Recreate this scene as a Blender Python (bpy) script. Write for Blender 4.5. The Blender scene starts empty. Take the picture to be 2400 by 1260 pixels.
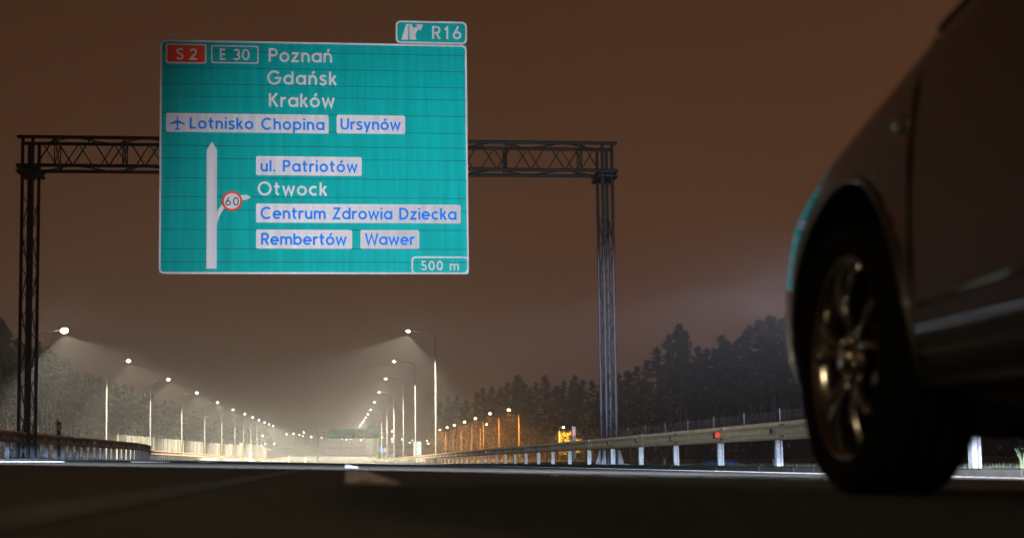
import bpy, bmesh, math, random
from math import sin, cos, pi, radians, sqrt, atan2
from mathutils import Vector, Matrix
random.seed(7)
SC = bpy.context.scene
COL = SC.collection

# ------------------------------------------------------------------ camera
CZ = 0.055
F_PX, PCX, PCY = 3500.0, 1200.0, 785.0
psi, th, rho = radians(6.412), radians(4.787), radians(0.72)
Fw = Vector((sin(psi) * cos(th), cos(psi) * cos(th), sin(th)))
R0 = Vector((cos(psi), -sin(psi), 0)); U0 = R0.cross(Fw)
Rt = R0 * cos(rho) - U0 * sin(rho); Up = U0 * cos(rho) + R0 * sin(rho)
cam_d = bpy.data.cameras.new('camera'); cam = bpy.data.objects.new('camera', cam_d); COL.objects.link(cam)
cam.matrix_world = Matrix(((Rt.x, Up.x, -Fw.x, 0), (Rt.y, Up.y, -Fw.y, 0), (Rt.z, Up.z, -Fw.z, CZ), (0, 0, 0, 1)))
cam_d.sensor_width = 36; cam_d.lens = 36 * F_PX / 2400
cam_d.shift_y = (PCY - 630) / 2400
cam_d.clip_start = 0.02; cam_d.clip_end = 6000
cam_d.dof.use_dof = True; cam_d.dof.focus_distance = 50.0; cam_d.dof.aperture_fstop = 2.6; cam_d.dof.aperture_blades = 0
SC.camera = cam

def ray(px, py):
    return Fw + Rt * ((px - PCX) / F_PX) + Up * ((PCY - py) / F_PX)
def atY(px, py, Y):
    r = ray(px, py); p = r * (Y / r.y); return Vector((p.x, p.y, p.z + CZ))
def atX(px, py, X):
    r = ray(px, py); p = r * (X / r.x); return Vector((p.x, p.y, p.z + CZ))

# ------------------------------------------------------------------ render, world (night sky lit from below by the city)
SC.view_settings.view_transform = 'Standard'; SC.view_settings.look = 'None'
SC.view_settings.exposure = 0.0; SC.view_settings.gamma = 1.0
cy = SC.cycles
cy.use_denoising = True
cy.max_bounces = 5; cy.diffuse_bounces = 1; cy.glossy_bounces = 3; cy.transmission_bounces = 3; cy.volume_bounces = 1
cy.transparent_max_bounces = 6
cy.use_light_tree = True
cy.sample_clamp_direct = 8.0; cy.sample_clamp_indirect = 2.0
cy.blur_glossy = 0.3
W = bpy.data.worlds.new('World'); SC.world = W; W.use_nodes = True
nt = W.node_tree; nt.nodes.clear()
o_ = nt.nodes.new('ShaderNodeOutputWorld'); bg = nt.nodes.new('ShaderNodeBackground')
tc = nt.nodes.new('ShaderNodeTexCoord'); sx = nt.nodes.new('ShaderNodeSeparateXYZ'); rp = nt.nodes.new('ShaderNodeValToRGB')
nt.links.new(tc.outputs['Generated'], sx.inputs[0]); nt.links.new(sx.outputs['Z'], rp.inputs[0])
mx = nt.nodes.new('ShaderNodeMath'); mx.operation = 'MULTIPLY_ADD'; mx.inputs[1].default_value = .5; mx.inputs[2].default_value = 1.0
nt.links.new(sx.outputs['X'], mx.inputs[0]); nt.links.new(mx.outputs[0], bg.inputs[1])   # the city glow is stronger to the right
nt.links.new(rp.outputs[0], bg.inputs[0]); nt.links.new(bg.outputs[0], o_.inputs[0])
e = rp.color_ramp.elements
e[0].position = 0.0; e[0].color = (.078, .040, .026, 1)
e[1].position = 0.62; e[1].color = (.016, .0075, .0042, 1)
n_ = e.new(0.16); n_.color = (.074, .0315, .0155, 1)
n_ = e.new(0.31); n_.color = (.058, .0245, .0118, 1)
bg.inputs[1].default_value = 1.0

# light strengths
P_STREET = 108000.0      # white street lamps
P_ORANGE = 50000.0
P_SIGN = 28000.0
P_MID = 150000.0         # the stray / high part of the headlight beam that shows in the haze
P_LOW = 22000.0
P_NEAR = 68000.0
P_HIGH = 6000.0
FOG = 0.0009

# ------------------------------------------------------------------ helpers
def mesh_obj(name, bm, mat, parent=None, smooth=False, loc=None):
    me = bpy.data.meshes.new(name); bm.normal_update(); bm.to_mesh(me); bm.free()
    ob = bpy.data.objects.new(name, me); COL.objects.link(ob)
    for m in (mat if isinstance(mat, (list, tuple)) else [mat]):
        me.materials.append(m)
    if smooth:
        me.polygons.foreach_set('use_smooth', [True] * len(me.polygons))
    if parent: ob.parent = parent
    if loc: ob.location = loc
    return ob
def tag(o, label=None, cat=None, group=None, kind=None):
    if label: o['label'] = label
    if cat: o['category'] = cat
    if group: o['group'] = group
    if kind: o['kind'] = kind
    return o
def thing(name, label, cat, loc=(0, 0, 0), rz=0.0, group=None):
    o = bpy.data.objects.new(name, None); COL.objects.link(o); o.empty_display_size = .3
    o.location = loc; o.rotation_euler = (0, 0, rz)
    return tag(o, label, cat, group)
def copy_tree(o, parent=None):
    c = o.copy(); COL.objects.link(c)
    if parent: c.parent = parent
    for ch in list(o.children): copy_tree(ch, c)
    return c
def box(bm, x0, x1, y0, y1, z0, z1, M=None):
    vs = [bm.verts.new((x, y, z)) for z in (z0, z1) for y in (y0, y1) for x in (x0, x1)]
    for f in ((0, 2, 3, 1), (4, 5, 7, 6), (0, 1, 5, 4), (2, 6, 7, 3), (0, 4, 6, 2), (1, 3, 7, 5)):
        bm.faces.new([vs[i] for i in f])
    if M:
        for v in vs: v.co = M @ v.co
    return vs
def tube(bm, pts, r, n=8, cap=True):
    pts = [Vector(p) for p in pts]; rs = r if isinstance(r, (list, tuple)) else [r] * len(pts)
    rings = []
    ref = Vector((0, 0, 1)) if abs((pts[1] - pts[0]).normalized().z) < .95 else Vector((1, 0, 0))
    for i, p in enumerate(pts):
        a = pts[max(0, i - 1)]; b = pts[min(len(pts) - 1, i + 1)]
        d = (b - a).normalized(); u = d.cross(ref)
        if u.length < 1e-4: u = d.cross(Vector((0, 1, 0)))
        u.normalize(); v = d.cross(u).normalized()
        rings.append([bm.verts.new(p + (u * cos(2 * pi * k / n) + v * sin(2 * pi * k / n)) * rs[i]) for k in range(n)])
    for A, B in zip(rings, rings[1:]):
        for k in range(n):
            bm.faces.new((A[k], A[(k + 1) % n], B[(k + 1) % n], B[k]))
    if cap:
        bm.faces.new(rings[0][::-1]); bm.faces.new(rings[-1])
def prism(bm, pts, d0, d1):
    """polygon in (x,z) extruded along y from d0 to d1"""
    A = [bm.verts.new((p[0], d0, p[1])) for p in pts]; B = [bm.verts.new((p[0], d1, p[1])) for p in pts]
    n = len(pts)
    bm.faces.new(A); bm.faces.new(B[::-1])
    for i in range(n): bm.faces.new((A[i], B[i], B[(i + 1) % n], A[(i + 1) % n]))
def ring_prism(bm, outer, inner, d0, d1):
    n = len(outer); V = []
    for pts, d in ((outer, d0), (inner, d0), (outer, d1), (inner, d1)):
        V.append([bm.verts.new((p[0], d, p[1])) for p in pts])
    for i in range(n):
        j = (i + 1) % n
        bm.faces.new((V[0][i], V[0][j], V[1][j], V[1][i])); bm.faces.new((V[2][i], V[3][i], V[3][j], V[2][j]))
        bm.faces.new((V[0][i], V[2][i], V[2][j], V[0][j])); bm.faces.new((V[1][i], V[1][j], V[3][j], V[3][i]))
def rrect(x0, x1, z0, z1, r, n=5):
    P = []
    for cx, cz_, a in ((x1 - r, z1 - r, 0), (x0 + r, z1 - r, 90), (x0 + r, z0 + r, 180), (x1 - r, z0 + r, 270)):
        for k in range(n + 1):
            t = radians(a + 90 * k / n); P.append((cx + r * cos(t), cz_ + r * sin(t)))
    return P
def fix(bm):
    bmesh.ops.recalc_face_normals(bm, faces=bm.faces)
    return bm

# ------------------------------------------------------------------ materials
def mat(name, col, rough=.6, metal=0.0, var=.0, vscale=4.0, bump=0.0, bdist=.02, bscale=40., spec=.5, coat=0.0, stretch=None, col2=None, emit=None, estr=0.):
    m = bpy.data.materials.new(name); m.use_nodes = True
    N = m.node_tree.nodes; L = m.node_tree.links; b = N['Principled BSDF']
    b.inputs['Base Color'].default_value = (*col, 1); b.inputs['Roughness'].default_value = rough; b.inputs['Metallic'].default_value = metal
    b.inputs['Specular IOR Level'].default_value = spec
    if coat: b.inputs['Coat Weight'].default_value = coat; b.inputs['Coat Roughness'].default_value = .03; b.inputs['Coat IOR'].default_value = 2.0
    if emit:
        b.inputs['Emission Color'].default_value = (*emit, 1); b.inputs['Emission Strength'].default_value = estr
        m.cycles.emission_sampling = 'FRONT'
    t = N.new('ShaderNodeTexCoord'); src = t.outputs['Object']
    if stretch:
        mp = N.new('ShaderNodeMapping'); mp.inputs['Scale'].default_value = stretch; L.new(src, mp.inputs[0]); src = mp.outputs[0]
    if var:
        ns = N.new('ShaderNodeTexNoise'); ns.inputs['Scale'].default_value = vscale; ns.inputs['Detail'].default_value = 6; L.new(src, ns.inputs[0])
        r = N.new('ShaderNodeValToRGB'); L.new(ns.outputs[0], r.inputs[0])
        c2 = col2 or tuple(c * (1 + var) for c in col); c1 = tuple(c * (1 - var) for c in col)
        r.color_ramp.elements[0].position = .32; r.color_ramp.elements[1].position = .68
        r.color_ramp.elements[0].color = (*c1, 1); r.color_ramp.elements[1].color = (*c2, 1)
        L.new(r.outputs[0], b.inputs['Base Color'])
    if bump:
        nb = N.new('ShaderNodeTexNoise'); nb.inputs['Scale'].default_value = bscale; nb.inputs['Detail'].default_value = 4; L.new(src, nb.inputs[0])
        bp = N.new('ShaderNodeBump'); bp.inputs['Strength'].default_value = bump; bp.inputs['Distance'].default_value = bdist; L.new(nb.outputs[0], bp.inputs['Height'])
        L.new(bp.outputs[0], b.inputs['Normal'])
    return m
M = {}
M['asphalt'] = mat('asphalt', (.068, .064, .059), .85, var=.45, vscale=22, bump=1.0, bdist=.12, bscale=70, spec=.15)
M['asphalt_far'] = mat('old_asphalt', (.024, .023, .021), .85, var=.3, vscale=3)
M['paint'] = mat('road_paint', (.78, .75, .78), .6, var=.15, vscale=9, bump=1.0, bdist=.12, bscale=60)
M['dim_paint'] = mat('dimmed_lane_paint', (.36, .36, .38), .7, var=.4, vscale=11, bump=1.0, bdist=.08, bscale=60)  # dim light on the lane dashes put into the paint colour
M['seam'] = mat('joint_sealant', (.055, .06, .06), .5, var=.3, vscale=8)
M['grass'] = mat('verge_grass', (.022, .030, .008), .9, var=.4, vscale=1.5)
M['blade'] = mat('grass_blades', (.026, .036, .010), .8, var=.4, vscale=3)
M['concrete'] = mat('kerb_concrete', (.022, .021, .019), .95, spec=.04, var=.3, vscale=5, bump=.4, bscale=30)
M['galv'] = mat('galvanised_steel', (.62, .52, .34), .42, .4, var=.2, vscale=9, bump=.1, bscale=14)
M['galv_brown'] = mat('sky_brown_steel', (.62, .40, .25), .5, .7, var=.25, vscale=5)  # brown of the reflected sky put into the steel colour
M['galv_post'] = mat('galvanised_post', (.46, .48, .52), .5, .35, var=.3, vscale=18)
M['dark_steel'] = mat('dark_gantry_steel', (.007, .0072, .0085), .6, .0, spec=.2, var=.25, vscale=6)
M['base_steel'] = mat('blue_grey_base_steel', (.12, .13, .15), .5, .2, var=.2, vscale=6)
M['pole'] = mat('grey_lamp_pole', (.11, .11, .10), .4, .3, var=.1, vscale=2)
M['lamp_body'] = mat('lamp_housing', (.06, .06, .06), .5)
M['teal'] = mat('green_sign_sheeting', (.001, .46, .43), .5, var=.13, vscale=1.0, stretch=(5.5, 1, .35), spec=.05, col2=(.001, .52, .49))
M['white'] = mat('white_sign_sheeting', (.92, .80, .82), .5, var=.1, vscale=1.2, stretch=(5, 1, .4), spec=.3)
M['blue'] = mat('blue_lettering', (.0, .25, .95), .5, spec=.05)
M['joint'] = mat('dark_panel_joint', (.0, .06, .055), .7)
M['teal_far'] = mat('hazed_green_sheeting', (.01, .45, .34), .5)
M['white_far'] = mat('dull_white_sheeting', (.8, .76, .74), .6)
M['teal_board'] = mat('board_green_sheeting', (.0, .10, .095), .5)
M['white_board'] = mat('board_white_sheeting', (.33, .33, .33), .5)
M['red'] = mat('red_sheeting', (1.0, .07, .03), .5, spec=.05)
M['black'] = mat('black_lettering', (.01, .01, .01), .5)
M['alu'] = mat('sign_back_aluminium', (.2, .2, .2), .5, .6)
M['barrier'] = mat('noise_barrier_panel', (.075, .071, .06), .8, var=.2, vscale=.8)
M['bark'] = mat('pine_bark', (.03, .022, .017), .9, var=.4, vscale=3)
M['needles'] = mat('pine_needles', (.0035, .0045, .003), .95, spec=.1, var=.5, vscale=1.2)
M['leaf'] = mat('bush_leaves', (.10, .10, .03), .7, var=.4, vscale=2)
M['wire'] = mat('fence_wire', (.11, .11, .11), .5, .5)
M['car'] = mat('dark_car_paint', (.005, .0045, .0035), .45, .1, spec=.4, coat=1.0, var=.1, vscale=30)
M['glass'] = mat('car_glass', (.004, .004, .005), .05, 0, coat=.5)
M['rubber'] = mat('tyre_rubber', (.0015, .0015, .0015), .95, spec=.1, var=.2, vscale=20, bump=.3, bscale=60)
M['plastic'] = mat('black_plastic', (.008, .008, .008), .55)
M['gap'] = mat('dark_gap', (.001, .001, .001), 1.0, spec=0)
M['rim'] = mat('alloy_rim', (.46, .43, .38), .16, 1.0)
M['chrome'] = mat('chrome_trim', (.6, .62, .62), .12, 1.0)
M['orange_lens'] = mat('amber_lens', (.7, .2, .02), .15)
M['red_lens'] = mat('red_lens', (.5, .01, .01), .15)
M['led'] = mat('lit_led_lens', (1, 1, 1), .4, emit=(1, .93, .75), estr=220)
M['sodium'] = mat('lit_sodium_lens', (1, .7, .3), .4, emit=(1, .62, .28), estr=120)
M['head'] = mat('lit_headlamp', (1, 1, 1), .2, emit=(.8, .9, 1), estr=12)
M['bridge_pale'] = mat('bridge_concrete', (.42, .40, .36), .8, var=.15, vscale=.3)
M['far_steel'] = mat('pale_gantry_steel', (.28, .27, .24), .6)
M['bridge_blue'] = mat('bridge_blue_light', (.10, .22, .6), .6)  # blue light along the bridge put into the girder colour
M['blue_sheet'] = mat('blue_plastic_sheet', (.012, .05, .14), .45, var=.2, vscale=6)

# ------------------------------------------------------------------ lie of the land
SLOPE = .029
def cz(Y):                       # the motorway climbs gently from about 345 m on
    t = max(0.0, min(Y, 760) - 330)
    return .0095 * (sqrt(t * t + 400) - 20) if t > 0 else 0.0
def road_z(X, Y): return -SLOPE * X + cz(Y)
YS = [-70, -20, 0, 10, 20, 40, 60, 90, 130, 180, 240, 300, 330, 345, 360, 380, 400, 430, 470, 520, 580, 640, 700, 760, 900, 1100, 1400]
def sheet(name, xz, mat_, ys=YS, kind='structure'):
    bm = bmesh.new(); rows = []
    for Y in ys: rows.append([bm.verts.new((x, Y, z + cz(Y))) for x, z in xz])
    for A, B in zip(rows, rows[1:]):
        for i in range(len(xz) - 1): bm.faces.new((A[i], A[i + 1], B[i + 1], B[i]))
    o = mesh_obj(name, bm, mat_); o['kind'] = kind
    return o
LG, RG = .27, -.10
sheet('ground', [(-900, LG), (-300, LG), (-60, LG), (-30, LG), (-14, LG), (-8.75, LG), (-8.35, .20), (-8.3, -SLOPE * -8.3 - .12), (7.05, -SLOPE * 7.05 - .10), (7.12, RG - .02), (7.6, RG), (20, RG - .1), (60, RG), (300, RG), (900, RG)], M['grass'])
yr = [-70, -20] + [i * 2.0 for i in range(-4, 60)] + [130, 150, 180, 240, 300, 330, 345, 360, 380, 400, 430, 470, 520, 580, 640, 700, 760, 900]
sheet('motorway_carriageway', [(x, -SLOPE * x) for x in (-8.35, -7, -3.5, 0, 3.5, 7.02)], M['asphalt'], yr)
sheet('opposite_carriageway', [(-27, LG + .03), (-15.6, LG + .03)], M['asphalt_far'])
def strip(bm, x0, x1, y0, y1, base=None, lift=.004):
    n = max(1, int((y1 - y0) / 12)); prev = None
    for i in range(n + 1):
        Y = y0 + (y1 - y0) * i / n
        f = (lambda x: (base if base is not None else -SLOPE * x) + cz(Y) + lift)
        row = (bm.verts.new((x0, Y, f(x0))), bm.verts.new((x1, Y, f(x1))))
        if prev: bm.faces.new((prev[0], prev[1], row[1], row[0]))
        prev = row
bm = bmesh.new()
strip(bm, 6.52, 6.72, -40, 760)
strip(bm, -7.45, -7.25, -40, 760)
def ridges(bm, x0, x1, y0, y1, step, h=.011):      # raised cross ribs added so the lines catch the headlights
    Y = y0
    while Y < y1:
        z0 = -SLOPE * x0; z1 = -SLOPE * x1
        vs = box(bm, x0, x1, Y, Y + .05, 0, 1)
        for v in vs: v.co.z = -SLOPE * v.co.x + cz(Y) + (.005 if v.co.z < .5 else .005 + h)
        Y += step
ridges(bm, 6.53, 6.77, 6, 130, .3); ridges(bm, -7.46, -7.24, 20, 130, .3)
mesh_obj('edge_lines', bm, M['paint'])['kind'] = 'structure'
bm = bmesh.new()
for k in range(-3, 60):
    y0 = 14.9 + 11.2 * k
    strip(bm, 0.0, .13, y0, y0 + 4.4)
    y0 = 25.6 + 11.2 * k
    strip(bm, -3.56, -3.43, y0, y0 + 4.6)
    if k in (-1, 0, 1, 2, 3): ridges(bm, -3.56, -3.43, y0, y0 + 4.6, .3, .008); ridges(bm, 0.0, .13, 14.9 + 11.2 * k, 19.3 + 11.2 * k, .55, .006)
mesh_obj('lane_markings', bm, M['dim_paint'])['kind'] = 'structure'
bm = bmesh.new(); strip(bm, -.295, -.262, 0.4, 22)
mesh_obj('asphalt_joint', bm, M['seam'])['kind'] = 'structure'
bm = bmesh.new()
for x0 in (-26.6, -15.9): strip(bm, x0, x0 + .2, 20, 760, LG + .03)
mesh_obj('opposite_edge_lines', bm, M['dim_paint'])['kind'] = 'structure'
# kerb of separate blocks along the right edge
bm = bmesh.new(); Y = 6.0
while Y < 420:
    L_ = 1.0 if Y < 80 else 6.0
    j = random.uniform(-.012, .012); t = random.uniform(-.012, .012); c = cz(Y)
    vs = box(bm, 7.03 + j, 7.19 + j, Y + .008, Y + L_ - .008, -.35 + c, -.092 + t + c)
    for v in vs:
        if v.co.z > -.2 + c and v.co.x < 7.1: v.co.z -= .012
    Y += L_
mesh_obj('kerb', fix(bm), M['concrete'])['kind'] = 'structure'

# ------------------------------------------------------------------ lettering: round one-weight letters drawn as strokes
def arc(cx, cy_, rx, ry, a0, a1, n=None):
    n = n or max(3, int(abs(a1 - a0) / 18))
    return [(cx + rx * cos(radians(a0 + (a1 - a0) * k / n)), cy_ + ry * sin(radians(a0 + (a1 - a0) * k / n))) for k in range(n + 1)]
def spl(P, n=5):
    out = []
    for i in range(len(P) - 1):
        p0 = P[max(0, i - 1)]; p1 = P[i]; p2 = P[i + 1]; p3 = P[min(len(P) - 1, i + 2)]
        for k in range(n):
            t = k / n
            out.append(tuple(.5 * (2 * p1[a] + (p2[a] - p0[a]) * t + (2 * p0[a] - 5 * p1[a] + 4 * p2[a] - p3[a]) * t * t + (3 * p1[a] - p0[a] - 3 * p2[a] + p3[a]) * t ** 3) for a in (0, 1)))
    return out + [P[-1]]
RO = lambda cx=.35: arc(cx, .36, .285, .29, 0, 360, 26)
ACC = lambda x: [(x - .05, .80), (x + .09, 1.02)]
SS = lambda w, h: spl([(w * .93, h * .83), (w * .72, h * .925), (w * .5, h * .94), (w * .22, h * .88), (w * .13, h * .74), (w * .25, h * .60), (w * .55, h * .50), (w * .82, h * .40), (w * .90, h * .25), (w * .76, h * .10), (w * .48, h * .055), (w * .22, h * .09), (w * .07, h * .20)])
S_ = .07
G = {
 'P': (.62, [[(S_, 0), (S_, 1)], [(S_, .93), (.34, .93)] + arc(.34, .70, .22, .23, 90, -90) + [(S_, .47)]]),
 'R': (.64, [[(S_, 0), (S_, 1)], [(S_, .93), (.34, .93)] + arc(.34, .70, .22, .23, 90, -90) + [(S_, .47)], [(.30, .47), (.58, 0)]]),
 'G': (.96, [arc(.5, .5, .43, .45, 42, 350, 20) + [(.93, .47), (.55, .47)]]),
 'K': (.66, [[(S_, 0), (S_, 1)], [(.56, 1), (.13, .46)], [(.23, .58), (.60, 0)]]),
 'L': (.52, [[(S_, 1), (S_, .07), (.52, .07)]]),
 'C': (.88, [arc(.5, .5, .43, .45, 48, 312, 18)]),
 'U': (.72, [[(S_, 1), (S_, .36)] + arc(.36, .36, .29, .30, 180, 360) + [(.65, 1)]]),
 'O': (1.0, [arc(.5, .5, .43, .45, 0, 360, 28)]),
 'Z': (.64, [[(.04, .93), (.55, .93), (.07, .07), (.62, .07)]]),
 'D': (.78, [[(S_, 0), (S_, 1)], [(S_, .93), (.28, .93)] + arc(.28, .5, .42, .43, 90, -90, 12) + [(S_, .07)]]),
 'W': (1.1, [[(.05, 1), (.28, .04), (.55, .9), (.82, .04), (1.05, 1)]]),
 'E': (.52, [[(.5, .93), (S_, .93), (S_, .07), (.52, .07)], [(S_, .50), (.46, .50)]]),
 'S': (.60, [SS(.6, 1)]),
 'T': (.6, [[(.3, 0), (.3, .9)], [(0, .93), (.6, .93)]]),
 'B': (.6, [[(S_, 0), (S_, 1)], [(S_, .93), (.3, .93)] + arc(.3, .73, .18, .2, 90, -90) + [(S_, .53)], [(.1, .53), (.33, .53)] + arc(.33, .3, .2, .23, 90, -90) + [(S_, .07)]]),
 'o': (.70, [RO()]), 'ó': (.70, [RO(), ACC(.38)]),
 'a': (.70, [RO(), [(.635, .72), (.635, 0)]]),
 'd': (.70, [RO(), [(.635, 1), (.635, 0)]]),
 'b': (.70, [RO(), [(S_, 1), (S_, 0)]]),
 'p': (.70, [RO(), [(S_, .72), (S_, -.27)]]),
 'z': (.56, [[(.03, .65), (.46, .65), (.07, .07), (.54, .07)]]),
 'n': (.60, [[(S_, .72), (S_, 0)], arc(.30, .40, .23, .25, 170, 0) + [(.53, 0)]]),
 'ń': (.60, [[(S_, .72), (S_, 0)], arc(.30, .40, .23, .25, 170, 0) + [(.53, 0)], ACC(.32)]),
 'm': (.98, [[(S_, .72), (S_, 0)], arc(.28, .42, .21, .23, 170, 0) + [(.49, 0)], arc(.70, .42, .21, .23, 170, 0) + [(.91, 0)]]),
 'r': (.40, [[(S_, .72), (S_, 0)], arc(.32, .38, .25, .27, 170, 68)]),
 'h': (.60, [[(S_, 1), (S_, 0)], arc(.30, .40, .23, .25, 170, 0) + [(.53, 0)]]),
 'u': (.60, [[(S_, .72), (S_, .32)] + arc(.30, .32, .23, .25, 180, 350), [(.53, .72), (.53, 0)]]),
 'i': (.14, [[(S_, .72), (S_, 0)], [(S_, .85), (S_, 1.0)]]),
 'l': (.14, [[(S_, 1), (S_, 0)]]),
 '.': (.15, [[(.075, 0), (.075, .16)]]),
 't': (.44, [[(.18, .96), (.18, .24)] + arc(.34, .24, .16, .17, 180, 280), [(.0, .65), (.42, .65)]]),
 's': (.48, [SS(.48, .72)]),
 'k': (.54, [[(S_, 1), (S_, 0)], [(.46, .72), (.12, .30)], [(.22, .42), (.50, 0)]]),
 'w': (.90, [[(.05, .72), (.24, .05), (.45, .64), (.66, .05), (.85, .72)]]),
 'y': (.60, [[(.05, .72), (.31, .06)], [(.55, .72), (.2, -.27)]]),
 'c': (.60, [arc(.35, .36, .285, .29, 50, 310, 14)]),
 'e': (.70, [[(.07, .36)] + arc(.35, .36, .285, .29, 0, 318, 18)]),
 '0': (.66, [arc(.33, .5, .26, .43, 0, 360, 26)]),
 '1': (.32, [[(.0, .72), (.2, .9), (.2, 0)]]),
 '2': (.62, [arc(.31, .69, .24, .24, 170, -30, 10) + [(.07, .07), (.6, .07)]]),
 '3': (.62, [arc(.29, .71, .22, .22, 150, -80, 10), arc(.29, .28, .25, .22, 85, -155, 11)]),
 '5': (.60, [[(.52, .93), (.16, .93), (.12, .52)], arc(.29, .31, .24, .24, 130, -150, 14)]),
 '6': (.64, [arc(.32, .31, .25, .24, 0, 360, 22), [(.11, .42), (.42, 1.0)]]),
 ' ': (.34, []),
}
def ribbon(bm, P, w, d, depth=.004):
    P = [Vector((p[0], p[1])) for p in P]
    Q = [P[0]]
    for p in P[1:]:
        if (p - Q[-1]).length > 1e-4: Q.append(p)
    P = Q; n = len(P)
    closed = (P[0] - P[-1]).length < 1e-3
    if closed: P = P[:-1]; n -= 1
    Lf, Rg = [], []
    for i in range(n):
        if closed: a = P[i - 1]; b = P[(i + 1) % n]
        else: a = P[max(0, i - 1)]; b = P[min(n - 1, i + 1)]
        d1 = (P[i] - a); d2 = (b - P[i])
        if d1.length < 1e-6: d1 = d2
        if d2.length < 1e-6: d2 = d1
        d1 = d1.normalized(); d2 = d2.normalized(); t = (d1 + d2)
        if t.length < 1e-3: t = d1
        t.normalize(); nn = Vector((-t.y, t.x)); k = 1 / max(.42, nn.dot(Vector((-d1.y, d1.x))))
        Lf.append(P[i] + nn * w * .5 * k); Rg.append(P[i] - nn * w * .5 * k)
    A = [bm.verts.new((p.x, d, p.y)) for p in Lf]; B = [bm.verts.new((p.x, d, p.y)) for p in Rg]
    A2 = [bm.verts.new((p.x, d + depth, p.y)) for p in Lf]; B2 = [bm.verts.new((p.x, d + depth, p.y)) for p in Rg]
    for i in range(n if closed else n - 1):
        j = (i + 1) % n
        bm.faces.new((A[i], B[i], B[j], A[j]))
        bm.faces.new((A[i], A[j], A2[j], A2[i])); bm.faces.new((B[i], B2[i], B2[j], B[j]))
def letters(text, x0, x1, z0, cap, d, w=.145):
    """text fitted between x0 and x1 with its baseline at z0; faces look towards -y at depth d"""
    ws = sum(G[c][0] for c in text); n = len(text)
    sp = ((x1 - x0) / cap - ws) / max(1, n - 1) if n > 1 else 0
    sxf = 1.0
    if sp < .06: sp = .06; sxf = ((x1 - x0) / cap) / (ws + sp * (n - 1))
    bm = bmesh.new(); x = 0; k = 0
    for c in text:
        for s in G[c][1]:
            ribbon(bm, [((x + p[0]) * cap * sxf + x0, p[1] * cap + z0) for p in s], w * cap, d - .0006 * (k % 3)); k += 1
        x += G[c][0] + sp
    return bm

# ------------------------------------------------------------------ the big sign over the road
YS_ = 42.35
TL, TR, BR, BL = (376.0, 96.0), (1093.9, 103.0), (1099.0, 642.0), (371.5, 642.0)
pc = [atY(*q, YS_) for q in (TL, TR, BR, BL)]
SX0 = (pc[0].x + pc[3].x) / 2; SX1 = (pc[1].x + pc[2].x) / 2; SZ1 = (pc[0].z + pc[1].z) / 2; SZ0 = (pc[2].z + pc[3].z) / 2
def S(px, py):
    p = atY(px, py, YS_); return (p.x - SX0, p.z - SZ0)
SW, SH = SX1 - SX0, SZ1 - SZ0
KP = YS_ / F_PX * 1.006     # metres per photograph pixel in the sign plane
sign = thing('direction_sign', 'large green motorway direction sign on the gantry with white city names and blue lettered plates', 'road sign', (SX0, YS_, SZ0))
def sp(name, bm, m, parent=sign, smooth=False): return mesh_obj(name, fix(bm), m, parent, smooth)
seams = [118, 157, 195.5, 224.5, 264, 305, 340, 370, 416, 460, 491, 537, 582, 613]
sz = [S(371.5, y)[1] for y in seams]
lev = [SH] + sz + [0]
bm = bmesh.new()
for a, b in zip(lev, lev[1:]):
    box(bm, 0.006, SW - .006, 0, .03, b + .009, a - .009)
nf = len(bm.faces); box(bm, 0.02, SW - .02, .018, .05, .02, SH - .02); bm.faces.ensure_lookup_table()
for f in bm.faces[nf:]: f.material_index = 1
sp('panel', bm, [M['teal'], M['joint']])
bm = bmesh.new()
for x in (.9, SW * .35, SW * .65, SW - .9): box(bm, x - .04, x + .04, .05, .17, .2, SH - .2)
sp('back_rail', bm, M['alu'])
bm = bmesh.new(); ring_prism(bm, rrect(0, SW, 0, SH, .16), rrect(.055, SW - .055, .055, SH - .055, .11), -.006, .002)
sp('border', bm, M['white'])
def plate(pts, name='name_plate', m='white', parent=sign):
    x0 = (S(pts[0], pts[1])[0] + S(pts[0], pts[3])[0]) / 2; x1 = (S(pts[2], pts[1])[0] + S(pts[2], pts[3])[0]) / 2
    xm = (pts[0] + pts[2]) / 2
    z1 = S(xm, pts[1])[1]; z0 = S(xm, pts[3])[1]
    bm = bmesh.new(); prism(bm, rrect(x0, x1, z0, z1, .05, 3), -.007, .001)
    return sp(name, bm, M[m], parent), (x0, x1, z0, z1)
def text(t, xa, ya, xb, yb, cap_px, m, parent, d=-.008, w=.165):
    A = S(xa, ya); B = S(xb, yb)
    if m == 'blue': w = .175
    bm = letters(t, A[0], B[0], (A[1] + B[1]) / 2, cap_px * KP, d, w)
    return sp('lettering', bm, M[m], parent)
text('Poznań', 630, 146, 778, 146.8, 32.5, 'white', sign)
text('Gdańsk', 626.5, 198.7, 789, 199.5, 32.5, 'white', sign)
text('Kraków', 630.5, 251, 784, 252, 32.5, 'white', sign)
text('Otwock', 604.3, 457.6, 766.5, 458.2, 31.5, 'white', sign)
p, r_ = plate((389.5, 104, 483, 148.5), 'route_badge', 'red')
x0, x1, z0, z1 = r_
bm = bmesh.new(); ring_prism(bm, rrect(x0 - .01, x1 + .01, z0 - .01, z1 + .01, .06, 3), rrect(x0 + .03, x1 - .03, z0 + .03, z1 - .03, .04, 3), -.010, -.002); sp('badge_border', bm, M['white'], p)
text('S 2', 413.5, 139.6, 461.5, 140.2, 26.5, 'white', p)
x0, z1 = S(495, 106); x1, z0 = S(606, 150)
bm = bmesh.new(); ring_prism(bm, rrect(x0, x1, z0, z1, .06, 3), rrect(x0 + .035, x1 - .035, z0 + .035, z1 - .035, .04, 3), -.006, .001)
p = sp('route_badge', bm, M['white']); text('E 30', 515.5, 140.8, 585, 141.6, 26.5, 'white', p)
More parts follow.
